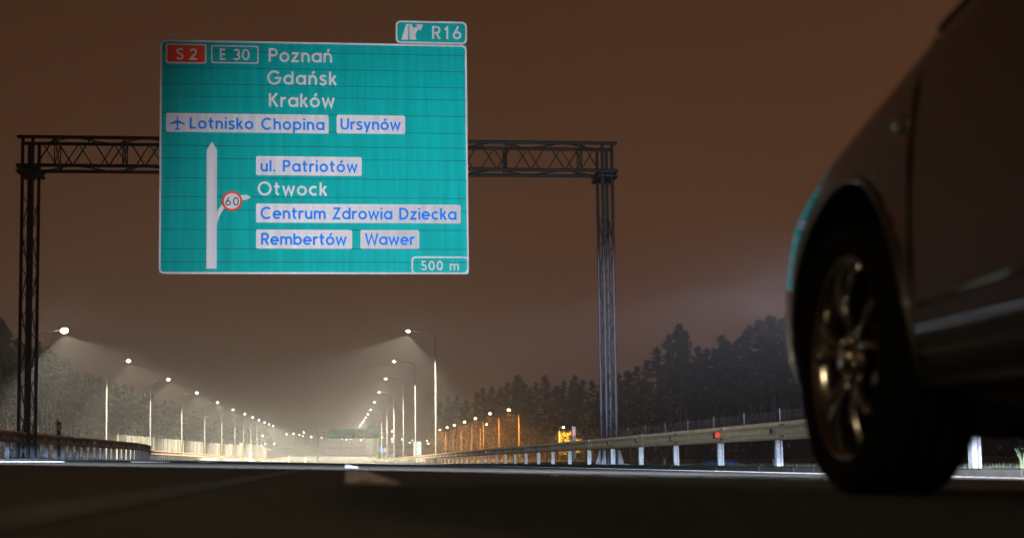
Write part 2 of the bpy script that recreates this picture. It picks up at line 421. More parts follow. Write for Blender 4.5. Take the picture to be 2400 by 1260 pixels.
p, _ = plate((389, 267, 770.5, 311)); text('Lotnisko Chopina', 445, 302.4, 760, 304.6, 27, 'blue', p)
# aeroplane symbol
half = [(0, 1.0), (.07, .93), (.09, .80), (.09, .52), (.95, .12), (1.0, .0), (.98, -.06), (.12, .14), (.09, -.45), (.36, -.66), (.36, -.76), (.05, -.70), (0, -.80)]
bm = bmesh.new(); c = S(416, 289.5)
outl = [(c[0] + x * 17.5 * KP, c[1] + (z - .1) * 18.5 * KP) for x, z in half] + [(c[0] - x * 17.5 * KP, c[1] + (z - .1) * 18.5 * KP) for x, z in half[-2:0:-1]]
prism(bm, outl, -.011, -.006); sp('aeroplane_symbol', bm, M['blue'], p)
p, _ = plate((789, 270.2, 949.5, 313.6)); text('Ursynów', 798.5, 304.2, 938.7, 305, 27, 'blue', p)
p, _ = plate((600, 367, 848, 411.6)); text('ul. Patriotów', 611, 402.2, 837.5, 403.4, 27, 'blue', p)
p, _ = plate((600, 478.2, 1079.8, 522.6)); text('Centrum Zdrowia Dziecka', 611, 513.2, 1069.5, 514.6, 27.5, 'blue', p)
p, _ = plate((600, 538.2, 825.5, 582.8)); text('Rembertów', 612.5, 573.4, 812, 574, 27.5, 'blue', p)
p, _ = plate((844.5, 539, 982.8, 583)); text('Wawer', 856, 573.4, 971.6, 574, 27, 'blue', p)
# route diagram
bm = bmesh.new()
prism(bm, [S(483.5, 629.5), S(508, 629.5), S(508.6, 351), S(496.8, 331.6), S(484.6, 351)], -.006, .001)
def bez(a, b, c_, d_, n=10):
    return [tuple(a[k] * (1 - t) ** 3 + 3 * b[k] * t * (1 - t) ** 2 + 3 * c_[k] * t * t * (1 - t) + d_[k] * t ** 3 for k in (0, 1)) for t in [i / n for i in range(n + 1)]]
up = bez((507, 500), (514, 483), (527, 468), (552, 459.5)); lo = bez((507, 540), (509, 506), (524, 482), (552, 468.5))
prism(bm, [S(*q) for q in up] + [S(*q) for q in lo[::-1]], -.0068, .001)
prism(bm, [S(550, 458.5), S(578.5, 456.4), S(588.8, 462.2), S(578.5, 468), S(550, 469)], -.0074, .001)
sp('route_arrow', bm, M['white'])
bm = bmesh.new(); c = S(543.8, 471.2); R_ = 23.6 * KP
prism(bm, [(c[0] + R_ * .82 * cos(t * pi / 16), c[1] + R_ * .82 * sin(t * pi / 16)) for t in range(32)], -.0100, -.004)
disc = sp('speed_limit_disc', bm, M['white'])
bm = bmesh.new(); ring_prism(bm, [(c[0] + R_ * cos(t * pi / 20), c[1] + R_ * sin(t * pi / 20)) for t in range(40)], [(c[0] + R_ * .79 * cos(t * pi / 20), c[1] + R_ * .79 * sin(t * pi / 20)) for t in range(40)], -.0115, -.004)
sp('red_ring', bm, M['red'], disc)
text('60', 528.3, 482, 559.8, 482, 20, 'black', disc, -.012, .13)
# distance box
bm = bmesh.new(); x0, z1 = S(964, 600.3); x1 = SW - .002; z0 = .002
ring_prism(bm, rrect(x0, x1, z0, z1, .12), rrect(x0 + .05, x1 - .05, z0 + .05, z1 - .05, .09), -.0085, .001)
p = sp('distance_box', bm, M['white']); text('500 m', 987, 632.6, 1075.8, 633.2, 22, 'white', p)

# exit number tab above it
t0 = atY(927.5, 100.8, YS_); t1 = atY(1094, 50.5, YS_)
TX0, TX1 = t0.x, t1.x; TZ0 = SZ1 + .02; TZ1 = (atY(927, 49, YS_).z + atY(1094, 51.5, YS_).z) / 2
tab = thing('exit_number_sign', 'small green exit tab R16 with a slip road symbol, on top of the large sign', 'road sign', (TX0, YS_, TZ0))
tw, thh = TX1 - TX0, TZ1 - TZ0
bm = bmesh.new(); prism(bm, rrect(.004, tw - .004, .004, thh - .004, .14), 0, .035); sp('panel', bm, M['teal'], tab)
bm = bmesh.new(); ring_prism(bm, rrect(0, tw, 0, thh, .14), rrect(.05, tw - .05, .05, thh - .05, .10), -.006, .001); sp('border', bm, M['white'], tab)
bm = bmesh.new()
for x in (.4, tw - .4): box(bm, x - .03, x + .03, .035, .12, -.9, thh - .1)
sp('back_rail', bm, M['alu'], tab)
def S2(zx, zy):
    p = atY(zx / 4.066 + 740, zy / 4.066 + 40, YS_); return (p.x - TX0, p.z - TZ0)
bm = bmesh.new()
prism(bm, [S2(815, 217), S2(880, 217), S2(885, 69), S2(862, 68)], -.006, .001)
cu = bez((930, 110), (945, 100), (955, 96), (972, 92), 5); cd = bez((962, 217), (948, 180), (940, 150), (990, 112), 7)
prism(bm, [S2(895, 217), S2(962, 217)] + [S2(*q) for q in cd[1:-1]] + [S2(988, 118)] + [S2(*q) for q in cu[::-1]] + [S2(915, 70), S2(892, 68)], -.0065, .001)
prism(bm, [S2(953, 72), S2(1025, 74), S2(998, 138), S2(986, 108)], -.0072, .001)
sp('slip_road_symbol', bm, M['white'], tab)
A = S2(1110, 212); B = S2(1387, 214)
sp('lettering', letters('R16', A[0], B[0], (A[1] + B[1]) / 2, 31.5 * KP, -.008, .15), M['white'], tab)

# ------------------------------------------------------------------ gantry
YF, YB = 42.62, 43.52
gantry = thing('sign_gantry', 'dark steel lattice gantry spanning the road and carrying the large green sign', 'gantry', (0, YF, 0))
def gpart(name, bm, m=None): return mesh_obj(name, fix(bm), m or M['dark_steel'], gantry, False)
gd = YB - YF
cols = []
for (pa, pb, base) in ((51.0, 74.6, LG), (1413.6, 1436.0, RG)):
    xa = atY(pa, 500, YF).x; xb = atY(pb, 500, YF).x
    cols.append((xa, xb, base))
zt1 = (atY(400, 327.5, YF).z + atY(1100, 332, YF).z) / 2 + .02; zb1 = (atY(400, 390, YF).z + atY(1100, 396, YF).z) / 2
r = .05
xL, xR = cols[0][0] - .16, cols[1][1] + .16
for xa, xb, base in cols:
    for x in (xa, xb):
        for y in (0, gd):
            bm = bmesh.new(); tube(bm, [(x, y, base), (x, y, zt1 - r)], .047, 10); gpart('column_chord', bm)
    bm = bmesh.new(); z = base + .25; s = 0; st = 1.02
    while z + st < zb1 - .2:
        # narrow faces carry a zigzag lacing, wide faces an open one
        for y in (0, gd):
            a, b = (xa, xb) if s % 2 == 0 else (xb, xa)
            tube(bm, [(a, y, z), (b, y, z + st * .5)], .014, 5); tube(bm, [(b, y, z + st * .5), (a, y, z + st)], .014, 5)
        for x in (xa, xb):
            a, b = (0, gd) if s % 2 == 0 else (gd, 0)
            tube(bm, [(x, a, z), (x, b, z + st)], .018, 5)
        z += st; s += 1
    gpart('lacing', bm)
    bm = bmesh.new()
    for zz in (zb1 - .18, zb1 - .05):
        box(bm, xa - .16, xb + .16, -.14, gd + .14, zz - .025, zz + .025)
    for x in (xa - .1, (xa + xb) / 2, xb + .1):
        for y in (-.1, gd * .5, gd + .1): tube(bm, [(x, y, zb1 - .26), (x, y, zb1 + .02)], .016, 6)
    gpart('flange', bm)
    bm = bmesh.new()
    for x in (xa, xb):
        for y in (0, gd):
            for dx, dy in ((1, 0), (-1, 0), (0, 1), (0, -1)):
                px_, py_ = (x, y)
                n_ = Vector((-dy, dx, 0)) * .012
                P0 = Vector((px_ + dx * .045, py_ + dy * .045, base + .02)); P1 = Vector((px_ + dx * .2, py_ + dy * .2, base + .02)); P2 = Vector((px_ + dx * .045, py_ + dy * .045, base + .42)); P3 = Vector((px_ + dx * .075, py_ + dy * .075, base + .42))
                A = [bm.verts.new(p + n_) for p in (P0, P1, P3, P2)]; B = [bm.verts.new(p - n_) for p in (P0, P1, P3, P2)]
                bm.faces.new(A); bm.faces.new(B[::-1])
                for i in range(4): bm.faces.new((A[i], B[i], B[(i + 1) % 4], A[(i + 1) % 4]))
    box(bm, xa - .32, xb + .32, -.3, gd + .3, base - .3, base + .02)
    gpart('base_plate', bm, M['base_steel'])
for y in (0, gd):
    for z in (zt1, zb1):
        bm = bmesh.new(); tube(bm, [(xL, y, z), (xR, y, z)], r, 10); gpart('beam_chord', bm)
        # bolts and sleeves along the chord
bm = bmesh.new(); n = 16; xs = [cols[0][1] + .1 + (cols[1][0] - cols[0][1] - .2) * i / n for i in range(n + 1)]
for y, ph in ((0, 0), (gd, 1)):
    for i in range(n):
        a, b = xs[i], xs[i + 1]; m_ = (a + b) / 2
        if ph: tube(bm, [(a, y, zt1), (m_, y, zb1)], .018, 6); tube(bm, [(m_, y, zb1), (b, y, zt1)], .018, 6)
        else: tube(bm, [(a, y, zb1), (m_, y, zt1)], .022, 6); tube(bm, [(m_, y, zt1), (b, y, zb1)], .022, 6)
for z in (zt1, zb1):
    for i in range(n):
        y0, y1 = (0, gd) if i % 2 else (gd, 0)
        tube(bm, [(xs[i], y0, z), (xs[i + 1], y1, z)], .02, 6)
for xx in (cols[0][0] + 2.75, cols[1][1] - 3.1, cols[0][1] + .6, cols[1][0] - .6):
    tube(bm, [(xx, 0, zb1), (xx, gd, zt1)], .018, 6); tube(bm, [(xx, 0, zt1), (xx, gd, zb1)], .018, 6)
    tube(bm, [(xx, 0, zb1), (xx, 0, zt1)], .018, 6); tube(bm, [(xx, gd, zb1), (xx, gd, zt1)], .018, 6)
gpart('beam_lacing', bm)

# ------------------------------------------------------------------ crash barriers
PROF = [(-.01, .75), (.045, .746), (.078, .728), (.085, .695), (.070, .665), (.0, .638), (-.012, .595), (.0, .552), (.070, .525), (.085, .495), (.078, .462), (.045, .444), (-.01, .44)]
def make_rail(root, path, side, zf, step, near_to, post_positions, steel='galv'):
    """path: points along the rail; side=+1 faces +x (towards the road); zf(Y) ground height"""
    prof = [(n, z) for n, z in PROF] + [(n - .008, z) for n, z in PROF[::-1]]
    def px_at(Y):
        for (x0, y0), (x1, y1) in zip(path, path[1:]):
            if y0 <= Y <= y1:
                t = (Y - y0) / (y1 - y0); return x0 + (x1 - x0) * (t * t * (3 - 2 * t))
        return path[-1][0]
    bm = bmesh.new(); Y = path[0][1]; yend = path[-1][1]; rows = []; k = 0
    while Y < yend:
        ln = 4.0 if Y < near_to else 16.0
        sub = [0, .5, 1] if Y < 160 else [0, 1]
        # each length of rail laps 25 cm over the next one
        out = .004 if k % 2 else 0.0
        R = []
        for s in sub:
            yy = min(yend, Y + ln * s + (.25 if s == 1 else 0)); x = px_at(yy); g = zf(yy)
            R.append([bm.verts.new((x + side * (n + out), yy, g + z)) for n, z in prof])
        m_ = len(prof)
        for A, B in zip(R, R[1:]):
            for i in range(m_): bm.faces.new((A[i], A[(i + 1) % m_], B[(i + 1) % m_], B[i]))
        bm.faces.new(R[0]); bm.faces.new(R[-1][::-1])
        Y += ln; k += 1
    fix(bm); nf = len(bm.faces); Y = path[0][1]
    while Y < min(near_to, yend):
        for dz in (.69, .50):
            for dy in (.06, .19):
                x = px_at(Y + dy); g = zf(Y)
                tube(bm, [(x + side * .07, Y + dy, g + dz), (x + side * .105, Y + dy, g + dz)], .016, 6)
        Y += 4.0
    bm.faces.ensure_lookup_table()
    for f in bm.faces[nf:]: f.material_index = 1
    mesh_obj('rail_beam', bm, [M[steel], M['plastic']], root)
    # posts and the spacer blocks behind the valley of the beam
    pbm = bmesh.new()
    w = .055; dq = .05
    for (a, b, c, d) in ((-w, -w + .03, -.06, .06), (w - .03, w, -.06, .06), (-w + .037, w - .037, -.035, -.027)):
        box(pbm, a, b, c, d, -.15, .60)
    post = None; smesh = None; rest = bmesh.new(); nrest = 0
    for i, Y in enumerate(post_positions):
        x = px_at(Y) - side * .075; g = zf(Y)
        if post is None:
            post = mesh_obj('post', fix(pbm), M['galv_post'], root, loc=(x, Y, g))
            sb = bmesh.new(); box(sb, -.02, .02, -.07, .07, .54, .65); spacer = mesh_obj('spacer', fix(sb), M['plastic'], root, loc=(px_at(Y) + side * .034, Y, g))
        elif i < 100:
            c = post.copy(); COL.objects.link(c); c.location = (x, Y, g); c.parent = root
            if i < 70:
                c = spacer.copy(); COL.objects.link(c); c.location = (px_at(Y) + side * .034, Y, g); c.parent = root
        else:
            box(rest, x - w, x + w, Y - .04, Y + .04, g - .1, g + .6); nrest += 1
    if nrest: mesh_obj('far_posts', fix(rest), M['galv_post'], root)['kind'] = 'stuff'
    else: rest.free()
    return px_at
rr = thing('crash_barrier', 'pale double wave crash barrier on widely spaced posts behind the right kerb', 'guard rail')
ppR = [.9 + 4.0 * k for k in range(2, 98)]
pxr = make_rail(rr, [(7.28, 8.0), (7.28, 400.0)], -1, lambda Y: RG + cz(Y), 4, 130, ppR)
lr = thing('crash_barrier', 'brownish crash barrier on close blue lit posts at the left, bending away', 'guard rail')
ppL = [28.2 + 1.333 * k for k in range(0, 100)] + [28.2 + 1.333 * 100 + 2 * k for k in range(0, 120)]
pxl = make_rail(lr, [(-8.95, 24.0), (-8.95, 64.0), (-12.7, 106.0), (-14.4, 190.0), (-14.6, 420.0)], 1, lambda Y: LG + .0 + cz(Y), 1.33, 150, ppL, 'galv_brown')
# a further barrier on the far side of the median
lr2 = thing('crash_barrier', 'thin crash barrier farther back beside the opposite carriageway, left', 'guard rail')
make_rail(lr2, [(-15.4, 120.0), (-15.4, 420.0)], -1, lambda Y: LG + .05 + cz(Y), 4, 120, [124 + 4 * k for k in range(70)], 'galv_brown')

def reflector(label, loc, m, s=.045):
    t = thing('rail_reflector', label, 'reflector', loc)
    bm = bmesh.new(); box(bm, -.03, .03, 0, .05, -.05, .05); mesh_obj('bracket', fix(bm), M['plastic'], t)
    bm = bmesh.new(); tube(bm, [(0, -.014, 0), (0, -.001, 0)], s, 14); mesh_obj('lens', fix(bm), M[m], t)
M['refl_red'] = mat('red_reflector', (.9, .05, .02), .3, emit=None); M['refl_white'] = mat('white_reflector', (.9, .9, .9), .3)
pR = atX(1683, 1023, 7.17); reflector('round red reflector in the valley of the right crash barrier, nearest the car', (pR.x - .01, pR.y, RG + .595), 'refl_red', .055)
pR = atX(1140, 1060.5, 7.17); reflector('tiny red reflector in the right crash barrier, far along it', (pR.x - .01, pR.y, RG + .595), 'refl_red', .055)
pL = atX(223, 1037, -8.85); reflector('round white reflector in the valley of the left crash barrier', (-8.86, pL.y, LG + .595), 'refl_white', .055)

def delineator(label, loc, band, h0, h1, rails=True):
    t = thing('marker_post', label, 'marker post', loc)
    bm = bmesh.new(); prism(bm, [(-.06, h0), (.06, h0), (.06, h1 - .03), (-.06, h1)], -.02, .05); mesh_obj('post_body', fix(bm), M['plastic'] if not rails else M['delin'], t)
    bm = bmesh.new(); prism(bm, rrect(-.028, .028, h1 - .30, h1 - .12, .01, 2), -.026, -.0205); mesh_obj('reflector_strip', fix(bm), M[band], t)
M['delin'] = mat('marker_post_grey', (.05, .05, .055), .5)
d = atY(137.5, 1016, 50.2); delineator('dark marker post with a white reflective strip above the left crash barrier', (d.x, 50.2, d.z), 'refl_white', -.75, .42)
d = atY(1345, 1030, 48.2); delineator('grey marker post with a red reflective strip above the right crash barrier', (d.x, 48.2, d.z), 'refl_red', -.6, .45)

# ------------------------------------------------------------------ wire fence behind the right barrier
fence = thing('wire_fence', 'low wire mesh fence on thin posts behind the right crash barrier', 'fence')
FX = 16.0
fp = None
for k in range(0, 56):
    Y = 18.9 + 5.0 * k
    if fp is None:
        bm = bmesh.new(); tube(bm, [(0, 0, -.2), (0, 0, 1.95)], .03, 6); fp = mesh_obj('post', fix(bm), M['wire'], fence, loc=(FX, Y, RG))
    else:
        c = fp.copy(); COL.objects.link(c); c.location = (FX, Y, RG); c.parent = fence
bm = bmesh.new()
for i in range(13):
    z = RG + .05 + (1.8 * (i / 12) ** 1.25)
    for k in range(0, 55):
        Y = 18.9 + 5.0 * k; rad = .004 if i < 12 else .007
        tube(bm, [(FX, Y, z), (FX, Y + 2.5, z - .015), (FX, Y + 5, z)], rad, 3, False)
for k in range(0, 700):
    Y = 18.9 + .3 * k; tube(bm, [(FX, Y, RG + .02), (FX, Y, RG + 1.85)], .0022, 3, False)
mesh_obj('wire_mesh', bm, M['wire'], fence)

# ------------------------------------------------------------------ street lamps
def spot(name, parent, loc, power, col, size=150, blend=.35, r=.12, rot=(0, 0, 0), scale=(1, 1, 1)):
    d = bpy.data.lights.new(name, 'SPOT'); d.energy = power; d.color = col; d.spot_size = radians(size); d.spot_blend = blend; d.shadow_soft_size = r
    o = bpy.data.objects.new(name, d); COL.objects.link(o); o.location = loc; o.rotation_euler = rot; o.scale = scale
    if parent: o.parent = parent
    return o
def make_lamp(root, arm=2.05, H=12.0, ptop=10.9, lens='led', power=P_STREET, col=(1, .90, .70), big=1.0, size=128, soft=.12, tilt=17, along=2.0):
    bm = bmesh.new(); tube(bm, [(0, 0, -.3), (0, 0, .9), (0, 0, .95), (0, 0, ptop)], [.115, .115, .095, .06], 12); pole = mesh_obj('pole', fix(bm), M['pole'], root, True)
    bm = bmesh.new(); P = [(0, 0, ptop), (0, 0, ptop + .25)] + [(-arm * .72 * (1 - cos(t * pi / 12)), 0, ptop + .25 + (H - ptop - .32) * sin(t * pi / 12)) for t in range(1, 7)] + [(-arm, 0, H + .02)]
    tube(bm, P, .038, 8); arm_ = mesh_obj('arm', fix(bm), M['lamp_body'], root, True)
    bm = bmesh.new(); Mx = Matrix.Translation((-arm - .3, 0, H + .02)) @ Matrix.Rotation(radians(6), 4, 'Y')
    for (a, b, w, z0, z1) in ((-.42, .18, .15, -.02, .07), (.18, .36, .07, -.01, .05)):
        box(bm, a, b, -w, w, z0, z1, Mx)
    mesh_obj('lamp_head', fix(bm), M['lamp_body'], root)
    bm = bmesh.new(); bmesh.ops.create_uvsphere(bm, u_segments=16, v_segments=10, radius=1.0)
    for v in bm.verts: v.co = Mx @ Vector((v.co.x * .21 * big - .12, v.co.y * .17 * big, v.co.z * .15 * big - .05))
    mesh_obj('lamp_lens', fix(bm), M[lens], root, True)
    if power:
        spot('lamp_light', root, (-arm - .42, 0, H - .24 - .17 * big), power, col, size, .45, soft, (0, radians(tilt), 0), (1, along, 1))
ORD = ['nearest', 'second nearest', 'third nearest', 'fourth nearest', 'fifth nearest', 'sixth nearest', 'seventh nearest', 'eighth nearest', 'ninth nearest', 'tenth nearest', 'eleventh nearest', 'twelfth nearest', 'thirteenth nearest']
proto = thing('street_lamp', 'tall white street lamp, nearest in the row on the left, glaring beside the gantry column', 'street lamp', (-27.7, 138.3, LG), pi, 'street lamps along the left of the motorway')
make_lamp(proto, big=1.25)
lampY = [138.3, 178.8, 218.5, 260, 302, 343.5, 384, 424, 464, 504, 544, 586]
for k, Y in enumerate(lampY[1:], 1):
    c = copy_tree(proto); c.location = (-27.7 - (.12 * max(0, k - 6)) * 4, Y, LG + cz(Y)); c['label'] = 'white street lamp on a tall pole, %s in the row left of the motorway' % ORD[k]
for ch in proto.children:
    if ch.name.startswith('lamp_lens'):      # lens enlarged to stand in for the stronger glare of this lamp
        ch.data = ch.data.copy(); c0 = sum((v.co for v in ch.data.vertices), Vector()) / len(ch.data.vertices)
        for v in ch.data.vertices: v.co = c0 + (v.co - c0) * 1.4
protoR = thing('street_lamp', 'tall white street lamp with curved arm, nearest in the row right of the motorway', 'street lamp', (8.25, 136.6, RG), 0, 'street lamps along the right of the motorway')
make_lamp(protoR, H=12.1, ptop=11.15, big=1.0)
for k, Y in enumerate([136.6, 176.5, 213.5, 254.5, 297, 340.5, 381, 421, 461, 501, 541, 585]):
    if k == 0: continue
    c = copy_tree(protoR); c.location = (8.25, Y, RG + cz(Y) - .1); c['label'] = 'white street lamp with curved arm, %s in the row right of the motorway' % ORD[k]
c = copy_tree(protoR); c.location = (15.2, -5.4, RG); c['label'] = 'white street lamp behind the right barrier, behind the viewer and outside the picture'
for ch in c.children:
    if ch.type == 'LIGHT': ch.data = ch.data.copy(); ch.data.energy = 4000.0; ch.data.shadow_soft_size = .5; ch.data.color = (1, .58, .24)
c = copy_tree(proto); c.location = (-22.0, -24.0, LG); c['label'] = 'white street lamp of the left roadside, behind the viewer and outside the picture'
for ch in c.children:
    if ch.type == 'LIGHT': ch.data = ch.data.copy(); ch.data.energy = 14000.0; ch.data.color = (1, .80, .46); ch.data.shadow_soft_size = .05
# orange lamps of the side road on the right
po = thing('street_lamp', 'orange sodium lamp on a thin pole, rightmost of the orange row before the wood', 'street lamp', (30.0, 258, RG), 0, 'orange lamps of the side road')
make_lamp(po, arm=1.3, H=8.9, ptop=8.2, lens='sodium', power=P_ORANGE, col=(1, .36, .06), big=1.5, size=165, tilt=0, along=1)
for k, (hx, hy) in enumerate([(1150, 970), (1115.5, 981.4), (1090, 989.6), (1066, 997), (1049, 1002), (1032, 1007.4)]):
    p = atX(hx, hy, 28.4); c = copy_tree(po); c.location = (30.0, p.y, p.z - 8.75); c['label'] = 'orange sodium lamp on a thin pole, %s in the orange row before the wood' % ORD[k + 1]
p = atX(1137.6, 995, 36.5); c = copy_tree(po); c.location = (35.1, p.y, p.z - 8.75); c.rotation_euler = (0, 0, pi); c['label'] = 'low orange lamp with its arm pointing right, behind the orange row'
p = atY(1311.6, 1060, 248); pl = thing('street_lamp', 'short orange lamp beside the lit bush, right of the orange row', 'street lamp', (p.x, 248, RG), pi, 'orange lamps of the side road')
make_lamp(pl, arm=.28, H=5.6, ptop=5.0, lens='sodium', power=P_ORANGE * .4, col=(1, .5, .08), big=1.1, size=170, tilt=0, along=1)

# ------------------------------------------------------------------ noise barrier, left
nb = thing('noise_barrier', 'long pale noise barrier behind the street lamps left of the opposite carriageway', 'noise barrier', (-29.2, 0, 0))
bm = bmesh.new(); Y = 198.0
while Y < 600:
    top = 4.05 + .0046 * (min(Y, 420) - 198) + (.55 if Y > 416 else 0) - (.012 * max(0, Y - 520)); g = LG + cz(Y)
    box(bm, -.08, .08, Y + .1, Y + 5.9, g - .2, top + cz(Y) * .4)
    b2 = bmesh.new(); box(b2, -.12, .14, Y - .1, Y + .1, g - .2, top + .06 + cz(Y) * .4); mesh_obj('upright', fix(b2), M['galv'], nb); Y += 6
box(bm, -4.5, -.1, 198.0, 198.15, LG, 4.0)
mesh_obj('panel', fix(bm), M['barrier'], nb)
p = atY(500, 1060, 350)
tw_ = thing('concrete_wall', 'low pale wall segment at the far end of the noise barrier', 'wall', (-24.5, 470, LG + cz(470)))
bm = bmesh.new(); box(bm, -.2, .2, 0, 150, -.3, 2.6); box(bm, -.26, .26, 0, 150, 2.6, 2.75); mesh_obj('wall_panel', fix(bm), M['barrier'], tw_)

# ------------------------------------------------------------------ exit countdown boards
def board(Y, n, label):
    c = cz(Y)
    t = thing('countdown_board', label, 'road sign', (8.62, Y, RG + c), 0, 'exit countdown boards')
    bm = bmesh.new(); prism(bm, rrect(-.42, .42, .78, 2.52, .06, 3), 0, .03); mesh_obj('panel', fix(bm), M['teal_board'], t)
    bm = bmesh.new(); ring_prism(bm, rrect(-.44, .44, .76, 2.54, .07, 3), rrect(-.39, .39, .81, 2.49, .05, 3), -.005, .001); mesh_obj('border', fix(bm), M['white_board'], t)
    bm = bmesh.new()
    for i in range(n): prism(bm, [(-.38, .86 + .33 * i), (.38, 1.16 + .33 * i), (.38, 1.32 + .33 * i), (-.38, 1.02 + .33 * i)], -.005 , .001)
    mesh_obj('stripe', fix(bm), M['white_board'], t)
    mesh_obj('lettering', fix(letters(str(n) + '00', -.32, .32, 2.14, .27, -.006, .17)), M['white_board'], t)
    mesh_obj('lettering', fix(letters('m', -.10, .10, 1.94, .17, -.006, .17)), M['white_board'], t)
    bm = bmesh.new()
    for x in (-.25, .25): tube(bm, [(x, .06, -.2), (x, .06, 2.4)], .03, 8)
    mesh_obj('post', fix(bm), M['galv_post'], t)
board(180, 3, 'nearest green exit countdown board with three white bars behind the right barrier')
board(281, 2, 'green exit countdown board with two white bars between lamp poles')
board(376, 1, 'farthest green exit countdown board with one white bar')
# blue information sign between poles
t = thing('information_sign', 'small blue information sign with white symbols far along the right roadside', 'road sign', (10.1, 400, RG + cz(400)))
bm = bmesh.new(); prism(bm, rrect(-1.0, .95, 2.1, 4.0, .1, 3), 0, .04); mesh_obj('panel', fix(bm), M['blue'], t)
bm = bmesh.new(); box(bm, -.6, -.38, -.006, .001, 2.4, 3.7); box(bm, -.38, -.1, -.006, .001, 2.95, 3.15)
prism(bm, rrect(.1, .7, 2.5, 3.5, .15, 3), -.006, .001); mesh_obj('symbol', fix(bm), M['white'], t)
bm = bmesh.new()
for x in (-.6, .6): tube(bm, [(x, .08, -.3), (x, .08, 3.9)], .05, 8)
mesh_obj('post', fix(bm), M['galv_post'], t)

# ------------------------------------------------------------------ far gantry with its wide sign
YG = 335.0; g0 = cz(YG)
a = atY(764, 1028, YG); b = atY(889.5, 1002.5, YG); X0, X1, Z0, Z1 = a.x, b.x, a.z, b.z
far = thing('sign_gantry', 'far pale portal gantry standing in the haze over the motorway', 'gantry', (0, YG + .4, g0))
xl = atY(744.5, 1050, YG).x
bm = bmesh.new(); box(bm, xl - .28, xl + .28, 0, .5, 0, Z1 - .3 - g0); mesh_obj('column', fix(bm), M['far_steel'], far)
bm = bmesh.new(); box(bm, 9.6, 10.1, 0, .5, -.3, Z1 - .3 - g0); mesh_obj('column', fix(bm), M['far_steel'], far)
bm = bmesh.new()
for z in (Z1 - .7, Z1 - 1.7):
    box(bm, xl - .28, 10.1, 0, .14, z - .1 - g0, z + .1 - g0); box(bm, xl - .28, 10.1, .4, .54, z - .1 - g0, z + .1 - g0)
mesh_obj('beam', fix(bm), M['far_steel'], far)
fs = thing('direction_sign', 'far wide green direction sign of two panels on the pale gantry in the haze', 'road sign', (X0, YG, Z0))
W2, H2 = X1 - X0, Z1 - Z0; xm = atY(835.5, 1015, YG).x - X0
bm = bmesh.new(); box(bm, 0, xm - .03, 0, .1, 0, H2 ); box(bm, xm + .03, W2, 0, .1, 0, H2); mesh_obj('panel', fix(bm), M['teal_far'], fs)
def F2(zx, zy):
    p = atY(zx / 9.69 + 720, zy / 9.69 + 980, YG); return p.x - X0, p.z - Z0
bm = bmesh.new()
for a_, b_ in ((0, xm - .03), (xm + .03, W2)): ring_prism(bm, rrect(a_, b_, 0, H2, .12, 3), rrect(a_ + .09, b_ - .09, .09, H2 - .09, .1, 3), -.012, .001)
mesh_obj('border', fix(bm), M['white_far'], fs)
def bar(z, name, m):
    bm = bmesh.new(); A = F2(z[0], z[3]); B = F2(z[2], z[1]); prism(bm, rrect(A[0], B[0], A[1], B[1], .04, 2), -.02, -.001); return mesh_obj(name, fix(bm), M[m], fs), (A, B)
def bar_text(tx, z, m, parent):
    A = F2(z[0], z[3]); B = F2(z[2], z[1]); mesh_obj('lettering', fix(letters(tx, A[0], B[0], A[1], (B[1] - A[1]), -.024, .15)), M[m], parent)
p, _ = bar((527, 225, 605, 265), 'route_badge', 'red'); bar_text('S 2', (548, 233, 586, 257), 'white_far', p)
bar_text('E 30', (630, 228, 700, 260), 'white_far', fs)
for tx, z in (('Poznań', (728, 232, 862, 258)), ('Gdańsk', (728, 280, 872, 306)), ('Kraków', (728, 326, 865, 352))): bar_text(tx, z, 'white_far', fs)
p, _ = bar((522, 365, 852, 412), 'name_plate', 'white_far'); bar_text('Lotnisko Chopina', (540, 376, 836, 400), 'blue', p)
p, _ = bar((872, 365, 1015, 412), 'name_plate', 'white_far'); bar_text('Ursynów', (884, 376, 1003, 400), 'blue', p)
p, _ = bar((1150, 212, 1640, 258), 'name_plate', 'white_far'); bar_text('ul. Patriotów', (1170, 222, 1500, 248), 'blue', p)
bar_text('Otwock', (1158, 268, 1280, 296), 'white_far', fs)
p, _ = bar((1150, 308, 1575, 354), 'name_plate', 'white_far'); bar_text('Centrum Zdrowia Dziecka', (1165, 320, 1560, 344), 'blue', p)
p, _ = bar((1150, 364, 1340, 408), 'name_plate', 'white_far'); bar_text('Rembertów', (1163, 376, 1328, 398), 'blue', p)
p, _ = bar((1362, 364, 1470, 408), 'name_plate', 'white_far'); bar_text('Wawer', (1374, 376, 1458, 398), 'blue', p)
ft = thing('exit_number_sign', 'tiny green exit tab on top of the far wide sign', 'road sign', (X1 - 2.6, YG, Z1 + .03))
bm = bmesh.new(); prism(bm, rrect(0, 2.5, 0, .62, .1, 3), 0, .06); mesh_obj('panel', fix(bm), M['teal_far'], ft)
mesh_obj('lettering', fix(letters('R16', 1.2, 2.3, .12, .4, -.006, .15)), M['white_far'], ft)

